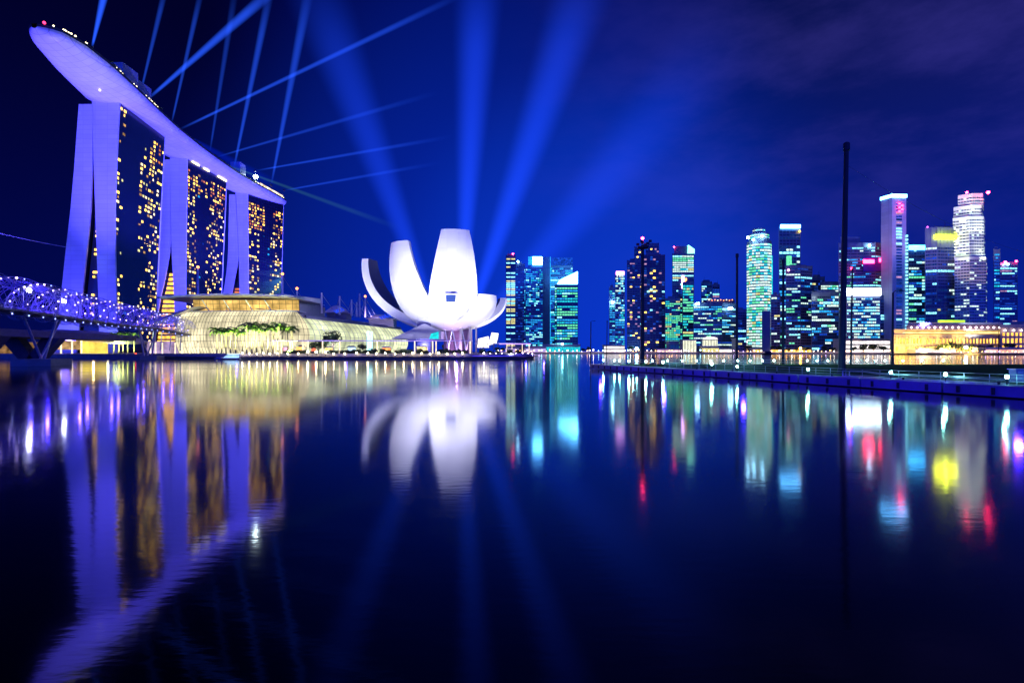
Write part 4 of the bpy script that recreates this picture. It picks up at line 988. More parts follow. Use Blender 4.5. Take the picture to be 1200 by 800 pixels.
while z < PZ(275, Y17):
    mb = MB(); mb.box(PX(1062.4, Y17), PX(1064.2, Y17), Y17, Y17 + 3, z, z + 2.6); mb.build('balcony_light', E_white, a); z += 5.2
spot('slab_floodlight', (PX(1085, 705), 705, 35), (PX(1054, Y17), Y17, 150), (.22, .19, 1), 3.6, 75, .8, 2)
Y18 = 790
a = city('dark office tower with cyan-lit top band left of the yellow sign', L2(1064.5, 1086.5, Y18 + 20), PZ(288, Y18 + 20), 'office', 35, M_wall3); lit_box(a, 'crown_light', 1064.5, 1086.5, 287.5, 293, Y18 + 20, E_crown_c)
lb_ = city('small pale lavender block at the feet of the dark towers', L2(1065, 1084, Y18 - 30), PZ(379, Y18), 'slab', 36, pbr('lavender_wall', (.45, .38, .55), .6), name='office_block'); spot('block_light', (PX(1075, 700), 715, 10), (PX(1075, 760), 760, 30), (.7, .5, 1), .35, 60)
Y19 = 775
a = city('dark curved office tower bearing a glowing yellow sign', L3((1084.5, Y19 + 6), (1098, Y19), (1126.5, Y19 + 4)), PZ(266, Y19), 'office_dark', 37, M_wall3, run=9, skip=(.84, 1.0), bay=3)
mb = MB(); mb.prism([(PX(1094.5, Y19), Y19 - 2.5), (PX(1121, Y19), Y19 - 1.5), (PX(1121, Y19), Y19 - .4), (PX(1094.5, Y19), Y19 - .4)], PZ(280, Y19), PZ(275.5, Y19)); mb.build('sign', E_ycr, a); beacon(a, 1087, 266, Y19, lamp_mat('magenta_beacon', (.8, .1, 1), 6), 1.0)
point('sign_spill', (PX(1108, Y19 - 8), Y19 - 8, PZ(277, Y19)), (.8, 1, .05), 16000, 2)
# stepped white floodlit tower
Y20 = 760; M_uob = pbr('pale_stone', (.58, .58, .54), .7, 0, .1, .2)
def octo(px0, px1, Y, ch=.25):
    xa, xb = PX(px0, Y), PX(px1, Y); w_ = (xb - xa) * ch
    return [(xa, Y + w_), (xa + w_, Y), (xb - w_, Y), (xb, Y + w_)]
a = city('stepped octagonal white tower floodlit at its setbacks with red beacons', octo(1126.5, 1165, Y20), PZ(301, Y20), 'stepped', 38, M_uob, fh=4.2, bay=3.2, run=2, frac=.42)
city('', octo(1125, 1163.5, Y20 + 6, .28), PZ(252, Y20), 'stepped', 39, M_uob, z0=PZ(301, Y20) + .05, th=a, part='middle_shaft', fh=4.2, bay=3.2, run=1, frac=.4)
city('', octo(1127, 1162, Y20 + 8, .34), PZ(238, Y20), 'stepped', 40, M_uob, z0=PZ(252, Y20) + .05, th=a, part='upper_shaft', fh=4.2, run=1, frac=.4)
city('', octo(1130, 1161, Y20 + 10, .3), PZ(224, Y20), 'stepped', 41, M_uob, z0=PZ(238, Y20) + .05, th=a, part='crown', fh=4.2, run=1, frac=.35)
for px in (1133, 1158): beacon(a, px, 225.5, Y20 + 4, lamp_mat('tower_beacon', (1, .02, .10), 80), 1.9 if px > 1150 else 1.4)
FL = (.88, 1, .80)
for (px, py), L, tz in (((1130, 306), 1.5, 288), ((1158, 306), 1.5, 288), ((1143, 275), 1.6, 257), ((1158, 275), 1.3, 257), ((1145, 250), 1.2, 235), ((1130, 262), .9, 245)):
    spot('setback_floodlight', P(px, py, Y20 - 14), P(px, tz, Y20 + 4), FL, L * 1.5, 85, .9, 1)
spot('shaft_floodlight', (PX(1140, 690), 690, 22), (PX(1138, Y20), Y20, 80), (.8, .85, 1), .35, 75, .8, 2)
a = city('narrow bluish block squeezed beside the stepped white tower', L2(1164.5, 1171.5, Y20 + 30), PZ(292, Y20 + 30), 'cyan', 42, M_wall2, name='office_block')
a = city('blue glass office tower with red roof lamps, rightmost', L2(1171, 1192, Y20 + 40), PZ(308, Y20 + 40), 'blue_dim', 43, M_wall, run=5, styles=[(.0, .95, 'slab')]); beacon(a, 1178, 307, Y20 + 36, lamp_mat('tower_beacon', (1, .02, .10), 80), 1.6); beacon(a, 1191, 306, Y20 + 38, E_redl, 1.4); beacon(a, 1181, 309.5, Y20 + 36, E_blamp, 1.4, 'roof_lamp')
city('low dark block under the round tower beside the trees', L2(862.5, 874.5, 900), PZ(362, 900), 'office_dark', 44, M_wall, name='office_block')

# ------------------------------------------------------------------ colonnaded waterfront hotel
Yh = 705; gh = thing('colonnaded_hotel', 'wide classical hotel with golden lit colonnade on the far quay', 'hotel', (PX(1115, Yh), Yh, 2))
def gbox(name, px0, px1, py0, py1, Y0, Y1, mat):
    mb = MB(); mb.prism([(PX(px0, Y0), Y0), (PX(px1, Y0), Y0), (PX(px1, Y1), Y1), (PX(px0, Y1), Y1)], PZ(py1, Y0), PZ(py0, Y0)); return mb.build(name, mat, gh)
gbox('wing_wall', 1046, 1172, 387, 414, Yh, Yh + 60, M_stone)
gbox('attic', 1062, 1172, 380.5, 386.9, Yh + 8, Yh + 55, pbr('attic_wall', (.22, .15, .16), .7))
gbox('roof', 1064, 1176, 378, 380.4, Yh + 5, Yh + 58, M_wall)
gbox('cornice', 1045, 1173, 385.6, 387.4, Yh - 2.2, Yh + 2, M_stone)
gbox('string_course', 1045, 1173, 391.8, 392.8, Yh - 1.6, Yh + 2, M_stone)
gbox('end_pavilion', 1172.3, 1225, 384, 414, Yh - 6, Yh + 50, M_stone)
gbox('end_roof', 1171, 1226, 380, 383.9, Yh - 7, Yh + 50, M_wall)
gbox('end_attic', 1184, 1226, 376.5, 379.9, Yh, Yh + 40, M_stone)
gbox('upper_glow', 1061, 1172, 387.6, 391.6, Yh - .6, Yh - .2, lamp_mat('gallery_gold', (1, .60, .12), .75, .5, .1))
gbox('cove_light', 1058, 1172, 389.2, 390.2, Yh - 1.3, Yh - .9, lamp_mat('cove_gold', (1, .75, .35), 2.2, .3, .1))
for i in range(32):
    X = PX(1049 + i * 3.9, Yh); mb = MB(); mb.lathe([(1.0, 0), (.75, .5), (.68, 9), (.95, 9.6)], (X, Yh - 1.2, 13.2), 8); mb.build('column', M_stone, gh)
for i in range(31):
    X = PX(1051 + i * 3.9, Yh); mb = MB(); mb.box(X - 1.3, X + 1.3, Yh - .3, Yh - .1, 14.5, 20.5); mb.build('window', E_gold if i % 4 else E_warm, gh)
    mb = MB(); mb.box(X - 1.4, X + 1.4, Yh - .3, Yh - .1, 5, 10.5); mb.build('archway', E_warm if i % 3 else E_gold, gh)
for i in range(16):
    mb = MB(); mb.ball(P(1068 + i * 6.9, 383.6, Yh + 4.5), 1.15); mb.build('roof_lamp', lamp_mat('attic_lamp', (1, .75, .9), 9), gh)
for px in (1178, 1188, 1197):
    mb = MB(); mb.ball(P(px, 387, Yh - 8), 1.1); mb.build('roof_lamp', lamp_mat('attic_lamp', (1, .75, .9), 9), gh)
gbox('green_neon', 1099, 1131, 375, 377.6, Yh + 9, Yh + 10, lamp_mat('neon_green', (.45, 1, .05), 1.8, .4, .1))
for px in (1176, 1181, 1186, 1191, 1196, 1201, 1206):
    X = PX(px, 699)
    for z0, hh in ((5, 7), (15, 6), (24, 4)):
        mb = MB(); mb.box(X - 1.3, X + 1.3, 698.6, 698.8, z0, z0 + hh); mb.build('window', E_gold, gh)
for px in (1180, 1203): spot('gold_floodlight', (PX(px, 672), 672, 6), (PX(px, 699), 699, 20), (1, .60, .14), 3.0, 110, .9, 1)
for px in (1060, 1085, 1110, 1135, 1160, 1188): spot('gold_floodlight', (PX(px, Yh - 26), Yh - 26, 6), (PX(px, Yh), Yh, 20), (1, .60, .14), 6.0, 110, .9, 1)

# low waterfront buildings
E_pinkw = lamp_mat('quay_pink', (1, .6, .75), 1.3, .6, .15); E_wht = lamp_mat('quay_white', (1, .9, .85), 1.8, .5, .15)
def low(label, px0, px1, pyt, Y, wall, lit, seed, bars=0, tiers=1):
    th = thing('waterfront_hall', label, 'building', (PX((px0 + px1) / 2, Y), Y, 2), 'low buildings on the far quay')
    zt_ = PZ(pyt, Y); mb = MB(); mb.box(PX(px0, Y), PX(px1, Y), Y, Y + 18, 2, zt_); mb.build('wall', wall, th)
    mb = MB(); mb.box(PX(px0, Y) - 1, PX(px1, Y) + 1, Y - 1.5, Y + 19, zt_ + .02, zt_ + 1.1); mb.build('roof', M_roof, th)
    for k in range(tiers):
        z0 = 3 + k * (zt_ - 3) / tiers; mb = MB(); n = max(3, int((px1 - px0) / 1.6)); X0, X1 = PX(px0, Y), PX(px1, Y)
        if not bars:
            for i in range(n): mb.face((X0 + (X1 - X0) * (i + .1) / n, Y - .2, z0), (X0 + (X1 - X0) * (i + .9) / n, Y - .2, z0), (X0 + (X1 - X0) * (i + .9) / n, Y - .2, z0 + (zt_ - 3) / tiers * .7), (X0 + (X1 - X0) * (i + .1) / n, Y - .2, z0 + (zt_ - 3) / tiers * .7))
            mb.build('shopfront', lit, th)
    for i in range(bars):
        X = PX(px0 + (px1 - px0) * (i + .5) / bars, Y); mb = MB(); mb.box(X - .55, X + .55, Y - .8, Y - .3, 3.2, zt_ - .5); mb.build('light_bar', lit, th)
    return th
low('low pavilion fronted by tall glowing vertical bars', 800, 816, 398.5, 950, M_wall, lamp_mat('bar_cream', (.95, .95, .65), 1.6, .3), 1, bars=9)
low('tall bright pavilion with a pale domed roof and lit bars', 823, 841, 398, 950, M_wall2, lamp_mat('bar_cream', (.95, .95, .65), 1.6, .3), 2, bars=10)
low('golden lit base storey before the domed bright pavilion', 822.5, 842.5, 406, 940, M_stone, E_yel, 3, tiers=1)
low('arcade of small white lit arches right of the bright pavilion', 843, 861, 408, 940, M_wall, E_wht, 4)
low('pink lit terrace hall left of the glowing bar pavilion', 770, 797, 409, 965, M_wall, E_pinkw, 5)
low('grey unlit shed behind the pink lit terrace', 784, 796, 400, 972, M_wall2, E_dim, 6)
low('white lit ferry hall at the left foot of the pale cyan tower', 708, 732, 404.5, 985, M_wall2, E_wht, 7, tiers=2)
low('red-roofed restaurant row right of the slim lamp mast', 863, 880, 405.5, 905, M_wall, lamp_mat('row_orange', (1, .5, .2), 1.4, .6, .1), 8, tiers=2)
low('stacked terraces with warm lights below the round tower', 862.5, 876, 397, 915, M_wall2, E_wht, 9, tiers=3)
low('long low hall with dim amber windows behind the quay trees', 882, 952, 408.5, 880, M_wall, E_gold, 10)
low('pale podium with shopfront lights under the bright gridded block', 985, 1043, 398, 785, M_wall2, E_wht, 11, tiers=3)
low('violet-lit low hall under the financial towers', 592, 640, 406.5, 1000, M_wall, lamp_mat('hall_violet', (.6, .45, 1), .8, .6, .1), 12)
low('cyan-lit podium at the foot of the slanted-crown tower', 636, 680, 404, 1012, M_wall, E_teal, 13)
low('white marquee strip by the quay before the golden hotel', 1073, 1120, 409, 690, M_wall2, E_wht, 14)
low('red and white lit landing hall at the right end of the quay', 1155, 1215, 408, 668, M_wall, lamp_mat('row_pink', (1, .45, .4), 1.5, .6, .1), 15)
dm = MB(); dm.lathe([(13, 0), (11.5, 2.0), (7, 3.6), (.6, 4.2)], (PX(832, 958), 958, PZ(398, 950) + 1.2), 20); o = dm.build('dome_roof', E_wht); o['label'] = 'glowing shallow dome over the tall bright pavilion'; o['category'] = 'dome roof'

# quay trees and lamps
qt = [make_tree(70 + k, 5.5, 4.0, 3.5, 'x', 'trees along the far quay', M_leaf_dark, 260, 1.0) for k in range(3)]
tree_px = [(583, 1005), (590, 1003), (612, 998), (622, 1004), (684, 1000), (690, 1010), (740, 990), (752, 985), (777, 975), (877, 895), (885, 890), (893, 885), (904, 880), (914, 872), (924, 868), (934, 860), (944, 852), (966, 800), (976, 792), (1000, 770), (1012, 762), (1024, 752), (1035, 745), (1052, 735), (1060, 728), (1072, 716), (1082, 700), (1096, 690), (1105, 690), (1113, 688), (1121, 690), (1130, 690), (1138, 688), (1148, 688), (1158, 690), (1170, 688), (1183, 686), (1194, 688)]
for i, (px, Y) in enumerate(tree_px):
    loc = (PX(px, Y), Y, 2.0); lab = '%s dark tree from the left along the far quay' % nth(i); s = RNG.uniform(.75, 1.25) * (1.25 if px in (1113, 904, 914) else 1)
    if i < 3: o = qt[i]; o.location = loc; o['label'] = lab
    else: o = dup(qt[i % 3], loc, lab, px, s)
Q = [(580, 990), (700, 996), (860, 897), (1000, 771), (1100, 686), (1200, 650), (1230, 645)]
def quay_y(px): return interp(Q, px)
ql = []
for nm, col, st in (('amber', (1, .5, .12), 16), ('white', (1, .9, .8), 18), ('violet', (.7, .45, 1), 14), ('cyan', (.4, .85, 1), 16)):
    t_ = thing('quay_lamp', 'x', 'lamp', (0, 0, 0), 'lamps along the far quay')
    mb = MB(); mb.tube([(0, 0, 0), (0, 0, 3.4)], .16, 6); mb.build('post', M_dark, t_); mb = MB(); mb.ball((0, 0, 4.0), .8); mb.build('globe', lamp_mat('quay_' + nm + '_lamp', col, st, nee=True), t_); ql.append((t_, nm))
used = [0, 0, 0, 0]; px = 584.0; rgq = random.Random(77)
while px < 1215:
    k = rgq.choice([0, 0, 1, 1, 2, 3]) if px < 900 else rgq.choice([0, 0, 0, 1, 1, 2])
    Y = quay_y(px); sc = rgq.uniform(.5, 1.15) * (Y / 950); lab = '%s %s quay lamp from the left on the far shore' % (nth(used[k]), ql[k][1])
    if used[k] == 0: o = ql[k][0]; o.location = (PX(px, Y), Y, 2); o['label'] = lab
    else: dup(ql[k][0], (PX(px, Y), Y, 2.0), lab, 0, sc)
    used[k] += 1; px += rgq.uniform(2.6, 6.5)
for nm, px, py, Y, col, st, r in (('orange', 938, 408, 850, (1, .45, .05), 60, 1.7), ('white', 896.5, 407, 885, (1, .9, .7), 40, 1.5), ('blue', 746, 408.5, 985, (.25, .6, 1), 60, 2.6), ('cyan', 659, 403, 1000, (.3, .9, 1), 40, 1.8), ('pale violet', 1132, 407, 690, (.9, .8, 1), 30, 1.9)):
    k = thing('flood_lamp', 'largest %s flood lamp glaring on the far quay' % nm, 'flood lamp', (PX(px, Y), Y, 2), 'flood lamps on the far quay'); p = P(px, py, Y)
    mb = MB(); mb.tube([(p.x, p.y, 2), p], .3, 6); mb.build('post', M_dark, k); mb = MB(); mb.ball(p, r); mb.build('lens', lamp_mat('flood_' + nm, col, st, nee=True), k)
qw = MB()
for (a_, y0), (b_, y1) in zip(Q, Q[1:]):
    qw.face((PX(a_, y0), y0 - 14, 2.4), (PX(b_, y1), y1 - 14, 2.4), (PX(b_, y1), y1 - 14, 3.3), (PX(a_, y0), y0 - 14, 3.3))
o = qw.build('quay_light_line', lamp_mat('quay_line', (.75, .5, .6), .7, .9, .06)); o['label'] = 'unbroken line of small lights along the foot of the far quay'; o['category'] = 'light line'

# ------------------------------------------------------------------ floating platform
pf = thing('floating_platform', 'floating turf-covered platform of pontoons with railings on the right', 'platform', (80, 100, 0))
N0, N1 = Vector((20.2, 141.6, 0)), Vector((57, 21.5, 0)); ed = (N1 - N0); EL = ed.length; ed.normalize(); en = Vector((-ed.y, ed.x, 0))   # en points to the platform
if en.x < 0: en = -en
M_pont = pbr('pontoon_blue_spill', (.13, .13, .34), .5, 0, .35, .6)  # blue light spilling on the platform edge is put into this base colour
nseg = 13
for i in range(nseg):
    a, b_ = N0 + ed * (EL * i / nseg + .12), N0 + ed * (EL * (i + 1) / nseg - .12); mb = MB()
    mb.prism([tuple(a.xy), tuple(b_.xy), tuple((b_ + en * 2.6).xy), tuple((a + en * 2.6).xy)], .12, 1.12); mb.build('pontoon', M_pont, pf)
    mb = MB(); mb.prism([tuple((a - en * .12).xy), tuple((b_ - en * .12).xy), tuple((b_ + en * .3).xy), tuple((a + en * .3).xy)], 1.13, 1.24); mb.build('edge_beam', M_steel, pf)
for i in range(nseg * 3):
    a = N0 + ed * (EL * (i + .5) / (nseg * 3)) - en * .05; mb = MB()
    mb.tube([a + Vector((0, 0, .25)), a + Vector((0, 0, .95))], .16, 8); mb.build('fender', M_dark, pf)
    if i % 3 == 1:
        c = a + en * .8; mb = MB(); mb.lathe([(.12, 1.13), (.12, 1.42), (.22, 1.46), (.22, 1.54), (.05, 1.56)], (c.x, c.y, 0), 8); mb.build('bollard', M_dark, pf)
c0, c1 = N0 + en * 2.62, N1 + en * 2.62
mb = MB(); mb.prism([tuple(c0.xy), tuple(c1.xy), (170, 21.5), (170, 143)], .0, 1.15); mb.build('deck', M_conc, pf)
mb = MB(); mb.prism([tuple((c0 + en * 2.2 + ed * 4).xy), tuple((c1 + en * 2.2).xy), (165, 22), (165, 137.5)], 1.16, 1.26); mb.build('turf', M_turf, pf)
mb = MB(); 
for i in range(int(EL / 2.4)):
    p = N0 + ed * (6 + i * 2.4) + en * 2.3
    if p.y < 118: mb.tube([p + Vector((0, 0, 1.15)), p + Vector((0, 0, 2.2))], .035, 5)
for z in (1.5, 1.85, 2.2): mb.tube([N0 + ed * 30 + en * 2.3 + Vector((0, 0, z)), N1 + en * 2.3 + Vector((0, 0, z))], .03, 5)
mb.build('railing', M_steel, pf)
mb = MB()
for i in range(40):
    p = Vector((26 + i * 3.2, 141.5, 0)); mb.tube([p + Vector((0, 0, 1.15)), p + Vector((0, 0, 2.3))], .05, 4)
for z in (1.7, 2.3): mb.tube([(24, 141.5, z), (150, 141.5, z)], .05, 4)
mb.build('railing', M_steel, pf)
gw = thing('gangway', 'low steel gangway ramp with handrails lying on the platform edge', 'gangway', N0 + ed * 80 + Vector((0, 0, 1.24)))
for s0, s1 in ((74, 92), (96, 107)):
    mb = MB(); a, b_ = N0 + ed * s0 + en * .9, N0 + ed * s1 + en * .9
    for o_ in (0, 1.1):
        mb.tube([a + en * o_ + Vector((0, 0, 1.3)), a + en * o_ + Vector((0, 0, 2.0)), a + ed * 2.5 + en * o_ + Vector((0, 0, 2.0)), a + ed * 5 + en * o_ + Vector((0, 0, 1.75)), b_ + en * o_ + Vector((0, 0, 1.7))], .06, 6)
    mb.build('handrail', M_steel, gw)
    mb = MB(); mb.prism([tuple((a + en * .05).xy), tuple((b_ + en * .05).xy), tuple((b_ + en * 1.05).xy), tuple((a + en * 1.05).xy)], 1.26, 1.38); mb.build('ramp', M_steel, gw)
kb = thing('control_cabinet', 'grey-blue metal cabinet at the right end of the platform edge', 'cabinet', P(1190, 455, 60)); kx, ky = PX(1192, 57), 57
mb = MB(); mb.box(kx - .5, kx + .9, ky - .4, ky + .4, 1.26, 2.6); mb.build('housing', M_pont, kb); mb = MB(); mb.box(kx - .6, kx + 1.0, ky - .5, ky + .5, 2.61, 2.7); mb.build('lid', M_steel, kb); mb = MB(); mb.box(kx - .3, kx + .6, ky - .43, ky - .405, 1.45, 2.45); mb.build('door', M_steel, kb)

E_tl = lamp_mat('teal_floodlight', (.30, 1, .85), 150, nee=True)
fl = thing('deck_floodlight', 'x', 'floodlight', (0, 0, 0), 'teal floodlights on the floating platform')
mb = MB(); mb.tube([(0, 0, 0), (0, 0, .62)], .05, 6); mb.build('post', M_dark, fl)
mb = MB(); mb.lathe([(.22, .60), (.26, .66), (.10, .70)], (0, 0, 0), 10); mb.build('collar', M_dark, fl)
mb = MB(); mb.ball((0, 0, .86), .16, 10); mb.build('globe', E_tl, fl)
first = True
for i, px in enumerate((707, 737, 757, 777, 834, 864, 947, 1044, 1108, 1180)):
    k = (px - 600) / F; t_ = (k * N0.y - N0.x) / (ed.x - k * ed.y); p = N0 + ed * t_ + en * 3.2; sc = max(.8, min(1.5, p.y / 75)); sc = 1.0 if p.y < 90 else 1.35
    lab = '%s teal floodlight from the left on the near edge of the floating platform' % nth(i)
    loc = (PX(px, p.y), p.y, 1.16)
    if first: fl.location = loc; fl.scale = (sc,) * 3; fl['label'] = lab; first = False
    else: dup(fl, loc, lab, 0, sc)
    point('teal_wash', (loc[0], loc[1] + .3, 2.15 + .9), (.3, 1, .85), 110, .12)
for i, px in enumerate((720, 726, 746, 764.5, 782.5, 799.5, 816.5, 832.5, 848, 864.5, 879, 893.5, 907, 946, 957.5, 970, 994, 1004.5, 1016, 1026, 1037, 1058, 1080, 1105.5, 1131)):
    lab = '%s teal floodlight from the left along the far edge of the floating platform' % nth(i); Y = 138.5
    dup(fl, (PX(px, Y), Y, 1.16), lab, 0, 1.15)
for x in (30, 50, 70, 90, 110, 130): point('teal_wash', (x, 136.5, 3.4), (.3, 1, .85), 200, .12)
for s0 in (20, 45, 65, 82, 98): p = N0 + ed * s0 - en * 7; point('edge_blue', (p.x, p.y, 3.4), (.05, .02, 1), 1300, .3)

# tall masts
def mast(label, px_b, py_b, px_t, py_t, Y, r0, r1, head=None, name='floodlight_mast', z_b=None):
    a, b_ = P(px_b, py_b, Y), P(px_t, py_t, Y)
    if z_b is not None: a.z = z_b
    th = thing(name, label, 'mast', a, 'masts around the floating platform')
    mb = MB(); mb.tube([a, a.lerp(b_, .5), b_], r0, 12, r1); mb.build('pole', M_dark, th)
    mb = MB(); mb.lathe([(r0 * 1.9, 0), (r0 * 1.9, .12), (r0 * 1.2, .16), (r0 * 1.1, .7)], (a.x, a.y, a.z), 12); mb.build('base_plate', M_dark, th)
    if head == 'cluster':
        mb = MB(); mb.lathe([(1.6, -1.4), (2.0, -1.3), (2.0, -.9), (1.6, -.8)], b_, 12); mb.build('ring_platform', M_dark, th)
        for k in range(9):
            a_ = k * .7; z = b_.z - .6 + (k % 3) * .9; q = Vector((b_.x + math.cos(a_) * 1.7 + (1.2 if k > 4 else 0), b_.y + math.sin(a_) * 1.6, z)); mb = MB(); mb.box(q.x - .5, q.x + .5, q.y - .3, q.y + .3, q.z - .4, q.z + .4); mb.build('lamp_housing', M_dark, th)
        mb = MB(); mb.ball(b_ + Vector((0, 0, 2.4)), .55); mb.build('beacon', E_redl, th)
        mb = MB(); mb.tube([b_, b_ + Vector((0, 0, 2.0))], .12, 6); mb.build('spike', M_dark, th)
    elif head == 'cap':
        mb = MB(); mb.lathe([(r1 * 1.3, -1.0), (r1 * 1.45, -.9), (r1 * 1.45, .1), (r1 * .8, .25)], b_, 12); mb.build('cap', M_dark, th)
    elif head == 'arm':
        mb = MB(); mb.tube([b_, b_ + Vector((.6, 0, .5)), b_ + Vector((2.2, 0, .6))], .10, 6); mb.build('lamp_arm', M_dark, th); mb = MB(); mb.box(b_.x + 1.6, b_.x + 2.7, b_.y - .2, b_.y + .2, b_.z + .35, b_.z + .52); mb.build('lamp_head', M_dark, th)
    return th
mast('thickest and tallest dark mast rising from the platform edge, topped by a cap', 986.3, 437, 992, 169, 80, .47, .30, 'cap', z_b=1.27)
mast('tall dark mast crowned by a floodlight cluster and red beacon', 753, 424, 753, 287, 200, .75, .55, 'cluster', z_b=-.5)
mast('slim dark mast left of the round tower', 863.5, 424, 863.8, 298, 170, .42, .32, 'cap', z_b=-.5)
mast('slim dark mast before the stepped office block', 917.5, 424, 918, 305, 155, .40, .30, 'cap', z_b=-.5)
mast('thin dark lamp mast just right of the thickest mast', 997, 424, 999, 314, 150, .26, .2, 'arm', z_b=-.5)
mast('dark lamp post with a curved arm before the tall pale slab tower', 1046, 424, 1046.5, 343, 130, .28, .2, 'arm', 'lamp_post', z_b=1.27)
mast('thin dark lamp post in the gap right of the slanted white crown', 692, 424, 692.5, 377, 320, .33, .25, 'arm', 'lamp_post', z_b=-.5)
mast('thinner dark post left of the short cyan tower', 711, 424, 711.5, 376, 340, .3, .22, 'cap', 'lamp_post', z_b=-.5)
mast('hair-thin dark pole before the golden hotel', 1170, 424, 1170.5, 388, 130, .08, .06, None, 'flag_pole', z_b=1.27)
def cable(label, a, b_, r, sag):
    mb = MB(); a, b_ = Vector(a), Vector(b_); mb.tube([a.lerp(b_, i / 24) + Vector((0, 0, -sag * 4 * (i / 24) * (1 - i / 24))) for i in range(25)], r, 5); o = mb.build('overhead_cable', M_steel); o['label'] = label; o['category'] = 'cable'
cable('thin pale cable running from the left edge to the nearest hotel tower', P(-60, 258, 300), P(80, 290, 409), .16, 1)
cable('thin dark cable sloping down right from the thickest mast', P(992, 193, 80), P(1215, 300, 95), .02, 1.5)
# dark barge below the round tower lamps
bg_ = thing('moored_barge', 'small dark unlit boat moored before the far quay trees', 'boat', (PX(899, 760), 760, 0)); x, y = PX(899, 760), 760
mb = MB(); mb.loft([[(x - 8, y, 1.6), (x - 7.6, y - .1, .8), (x - 7.6, y + .1, .8)], [(x - 5, y - 2, 1.4), (x - 5, y, -.2), (x - 5, y + 2, 1.4)], [(x + 6, y - 2, 1.3), (x + 6, y, -.2), (x + 6, y + 2, 1.3)], [(x + 7.5, y - 1.6, 1.5), (x + 7.4, y, .2), (x + 7.4, y + 1.6, 1.5)]]); mb.build('hull', M_dark, bg_)
mb = MB(); mb.box(x - 3, x + 5, y - 1.5, y + 1.5, 1.42, 4.4); mb.build('cabin', M_dark, bg_); mb = MB(); mb.box(x - 4, x + 6, y - 1.9, y + 1.9, 4.42, 4.7); mb.build('roof', M_dark, bg_)

# ------------------------------------------------------------------ searchlights: lamp housing plus a self-glowing cone volume standing in for its beam
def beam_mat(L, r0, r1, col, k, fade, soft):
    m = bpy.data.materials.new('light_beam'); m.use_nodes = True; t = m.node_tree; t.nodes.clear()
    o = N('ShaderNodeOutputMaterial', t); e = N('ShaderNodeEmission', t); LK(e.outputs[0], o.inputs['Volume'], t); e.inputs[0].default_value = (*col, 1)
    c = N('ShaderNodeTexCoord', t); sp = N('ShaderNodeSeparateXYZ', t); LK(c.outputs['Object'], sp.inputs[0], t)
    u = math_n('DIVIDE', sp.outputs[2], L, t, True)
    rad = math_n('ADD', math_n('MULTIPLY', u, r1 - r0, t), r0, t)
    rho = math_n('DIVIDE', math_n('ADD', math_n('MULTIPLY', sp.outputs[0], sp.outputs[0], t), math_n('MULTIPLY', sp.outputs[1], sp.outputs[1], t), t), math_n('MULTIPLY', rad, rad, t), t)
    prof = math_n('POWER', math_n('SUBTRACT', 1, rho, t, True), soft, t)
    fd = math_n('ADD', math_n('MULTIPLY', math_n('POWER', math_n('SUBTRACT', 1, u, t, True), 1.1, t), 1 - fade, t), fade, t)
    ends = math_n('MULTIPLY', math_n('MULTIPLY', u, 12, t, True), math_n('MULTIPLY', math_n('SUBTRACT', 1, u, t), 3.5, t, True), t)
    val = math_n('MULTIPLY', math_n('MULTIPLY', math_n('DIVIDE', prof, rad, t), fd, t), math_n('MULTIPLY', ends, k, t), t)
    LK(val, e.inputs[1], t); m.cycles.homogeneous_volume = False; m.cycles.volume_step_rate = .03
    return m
BLUE = (.02, .10, 1.0)
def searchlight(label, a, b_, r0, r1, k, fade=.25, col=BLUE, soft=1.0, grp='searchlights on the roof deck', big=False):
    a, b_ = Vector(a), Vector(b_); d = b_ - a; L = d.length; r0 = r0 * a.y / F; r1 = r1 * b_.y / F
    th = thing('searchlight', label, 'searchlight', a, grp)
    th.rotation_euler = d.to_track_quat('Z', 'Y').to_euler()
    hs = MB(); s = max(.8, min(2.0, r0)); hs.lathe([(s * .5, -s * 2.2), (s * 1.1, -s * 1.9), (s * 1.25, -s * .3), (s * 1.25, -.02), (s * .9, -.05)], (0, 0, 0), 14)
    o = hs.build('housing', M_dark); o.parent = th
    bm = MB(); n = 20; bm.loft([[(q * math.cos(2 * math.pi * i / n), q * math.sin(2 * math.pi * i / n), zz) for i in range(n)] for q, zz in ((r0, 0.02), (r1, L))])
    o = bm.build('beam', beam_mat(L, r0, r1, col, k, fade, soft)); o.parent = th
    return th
D = lambda px, py, Y: P(px, py, Y)
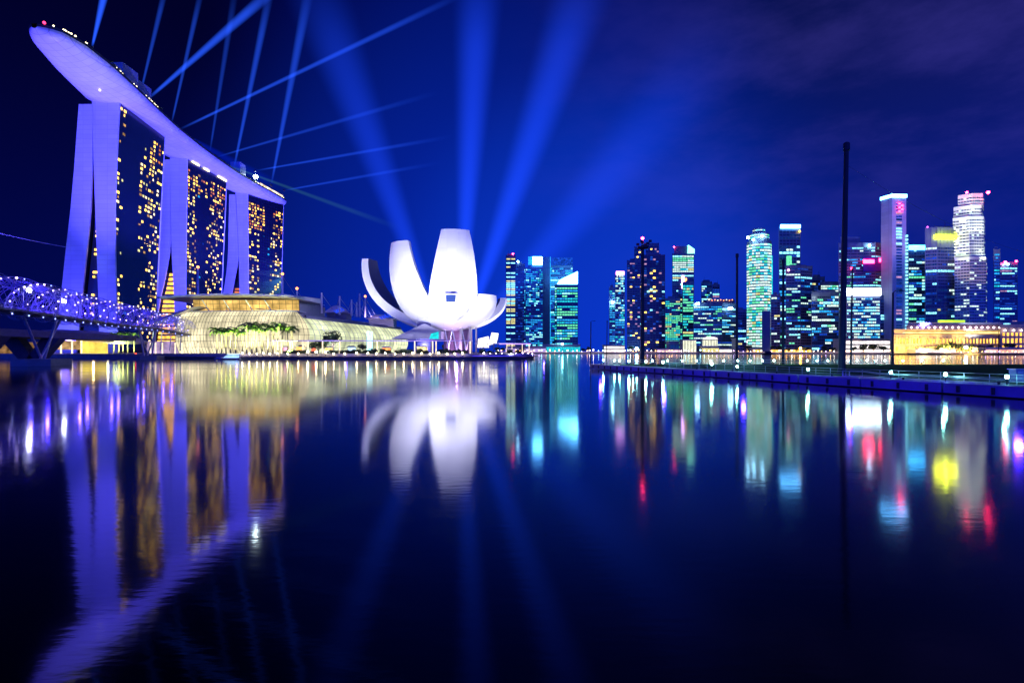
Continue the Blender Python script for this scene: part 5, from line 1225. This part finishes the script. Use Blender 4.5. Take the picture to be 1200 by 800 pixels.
NB = [  # narrow beams from the roof deck: base px,py,depth -> far px,py,depth, base and far half-width in px, brightness
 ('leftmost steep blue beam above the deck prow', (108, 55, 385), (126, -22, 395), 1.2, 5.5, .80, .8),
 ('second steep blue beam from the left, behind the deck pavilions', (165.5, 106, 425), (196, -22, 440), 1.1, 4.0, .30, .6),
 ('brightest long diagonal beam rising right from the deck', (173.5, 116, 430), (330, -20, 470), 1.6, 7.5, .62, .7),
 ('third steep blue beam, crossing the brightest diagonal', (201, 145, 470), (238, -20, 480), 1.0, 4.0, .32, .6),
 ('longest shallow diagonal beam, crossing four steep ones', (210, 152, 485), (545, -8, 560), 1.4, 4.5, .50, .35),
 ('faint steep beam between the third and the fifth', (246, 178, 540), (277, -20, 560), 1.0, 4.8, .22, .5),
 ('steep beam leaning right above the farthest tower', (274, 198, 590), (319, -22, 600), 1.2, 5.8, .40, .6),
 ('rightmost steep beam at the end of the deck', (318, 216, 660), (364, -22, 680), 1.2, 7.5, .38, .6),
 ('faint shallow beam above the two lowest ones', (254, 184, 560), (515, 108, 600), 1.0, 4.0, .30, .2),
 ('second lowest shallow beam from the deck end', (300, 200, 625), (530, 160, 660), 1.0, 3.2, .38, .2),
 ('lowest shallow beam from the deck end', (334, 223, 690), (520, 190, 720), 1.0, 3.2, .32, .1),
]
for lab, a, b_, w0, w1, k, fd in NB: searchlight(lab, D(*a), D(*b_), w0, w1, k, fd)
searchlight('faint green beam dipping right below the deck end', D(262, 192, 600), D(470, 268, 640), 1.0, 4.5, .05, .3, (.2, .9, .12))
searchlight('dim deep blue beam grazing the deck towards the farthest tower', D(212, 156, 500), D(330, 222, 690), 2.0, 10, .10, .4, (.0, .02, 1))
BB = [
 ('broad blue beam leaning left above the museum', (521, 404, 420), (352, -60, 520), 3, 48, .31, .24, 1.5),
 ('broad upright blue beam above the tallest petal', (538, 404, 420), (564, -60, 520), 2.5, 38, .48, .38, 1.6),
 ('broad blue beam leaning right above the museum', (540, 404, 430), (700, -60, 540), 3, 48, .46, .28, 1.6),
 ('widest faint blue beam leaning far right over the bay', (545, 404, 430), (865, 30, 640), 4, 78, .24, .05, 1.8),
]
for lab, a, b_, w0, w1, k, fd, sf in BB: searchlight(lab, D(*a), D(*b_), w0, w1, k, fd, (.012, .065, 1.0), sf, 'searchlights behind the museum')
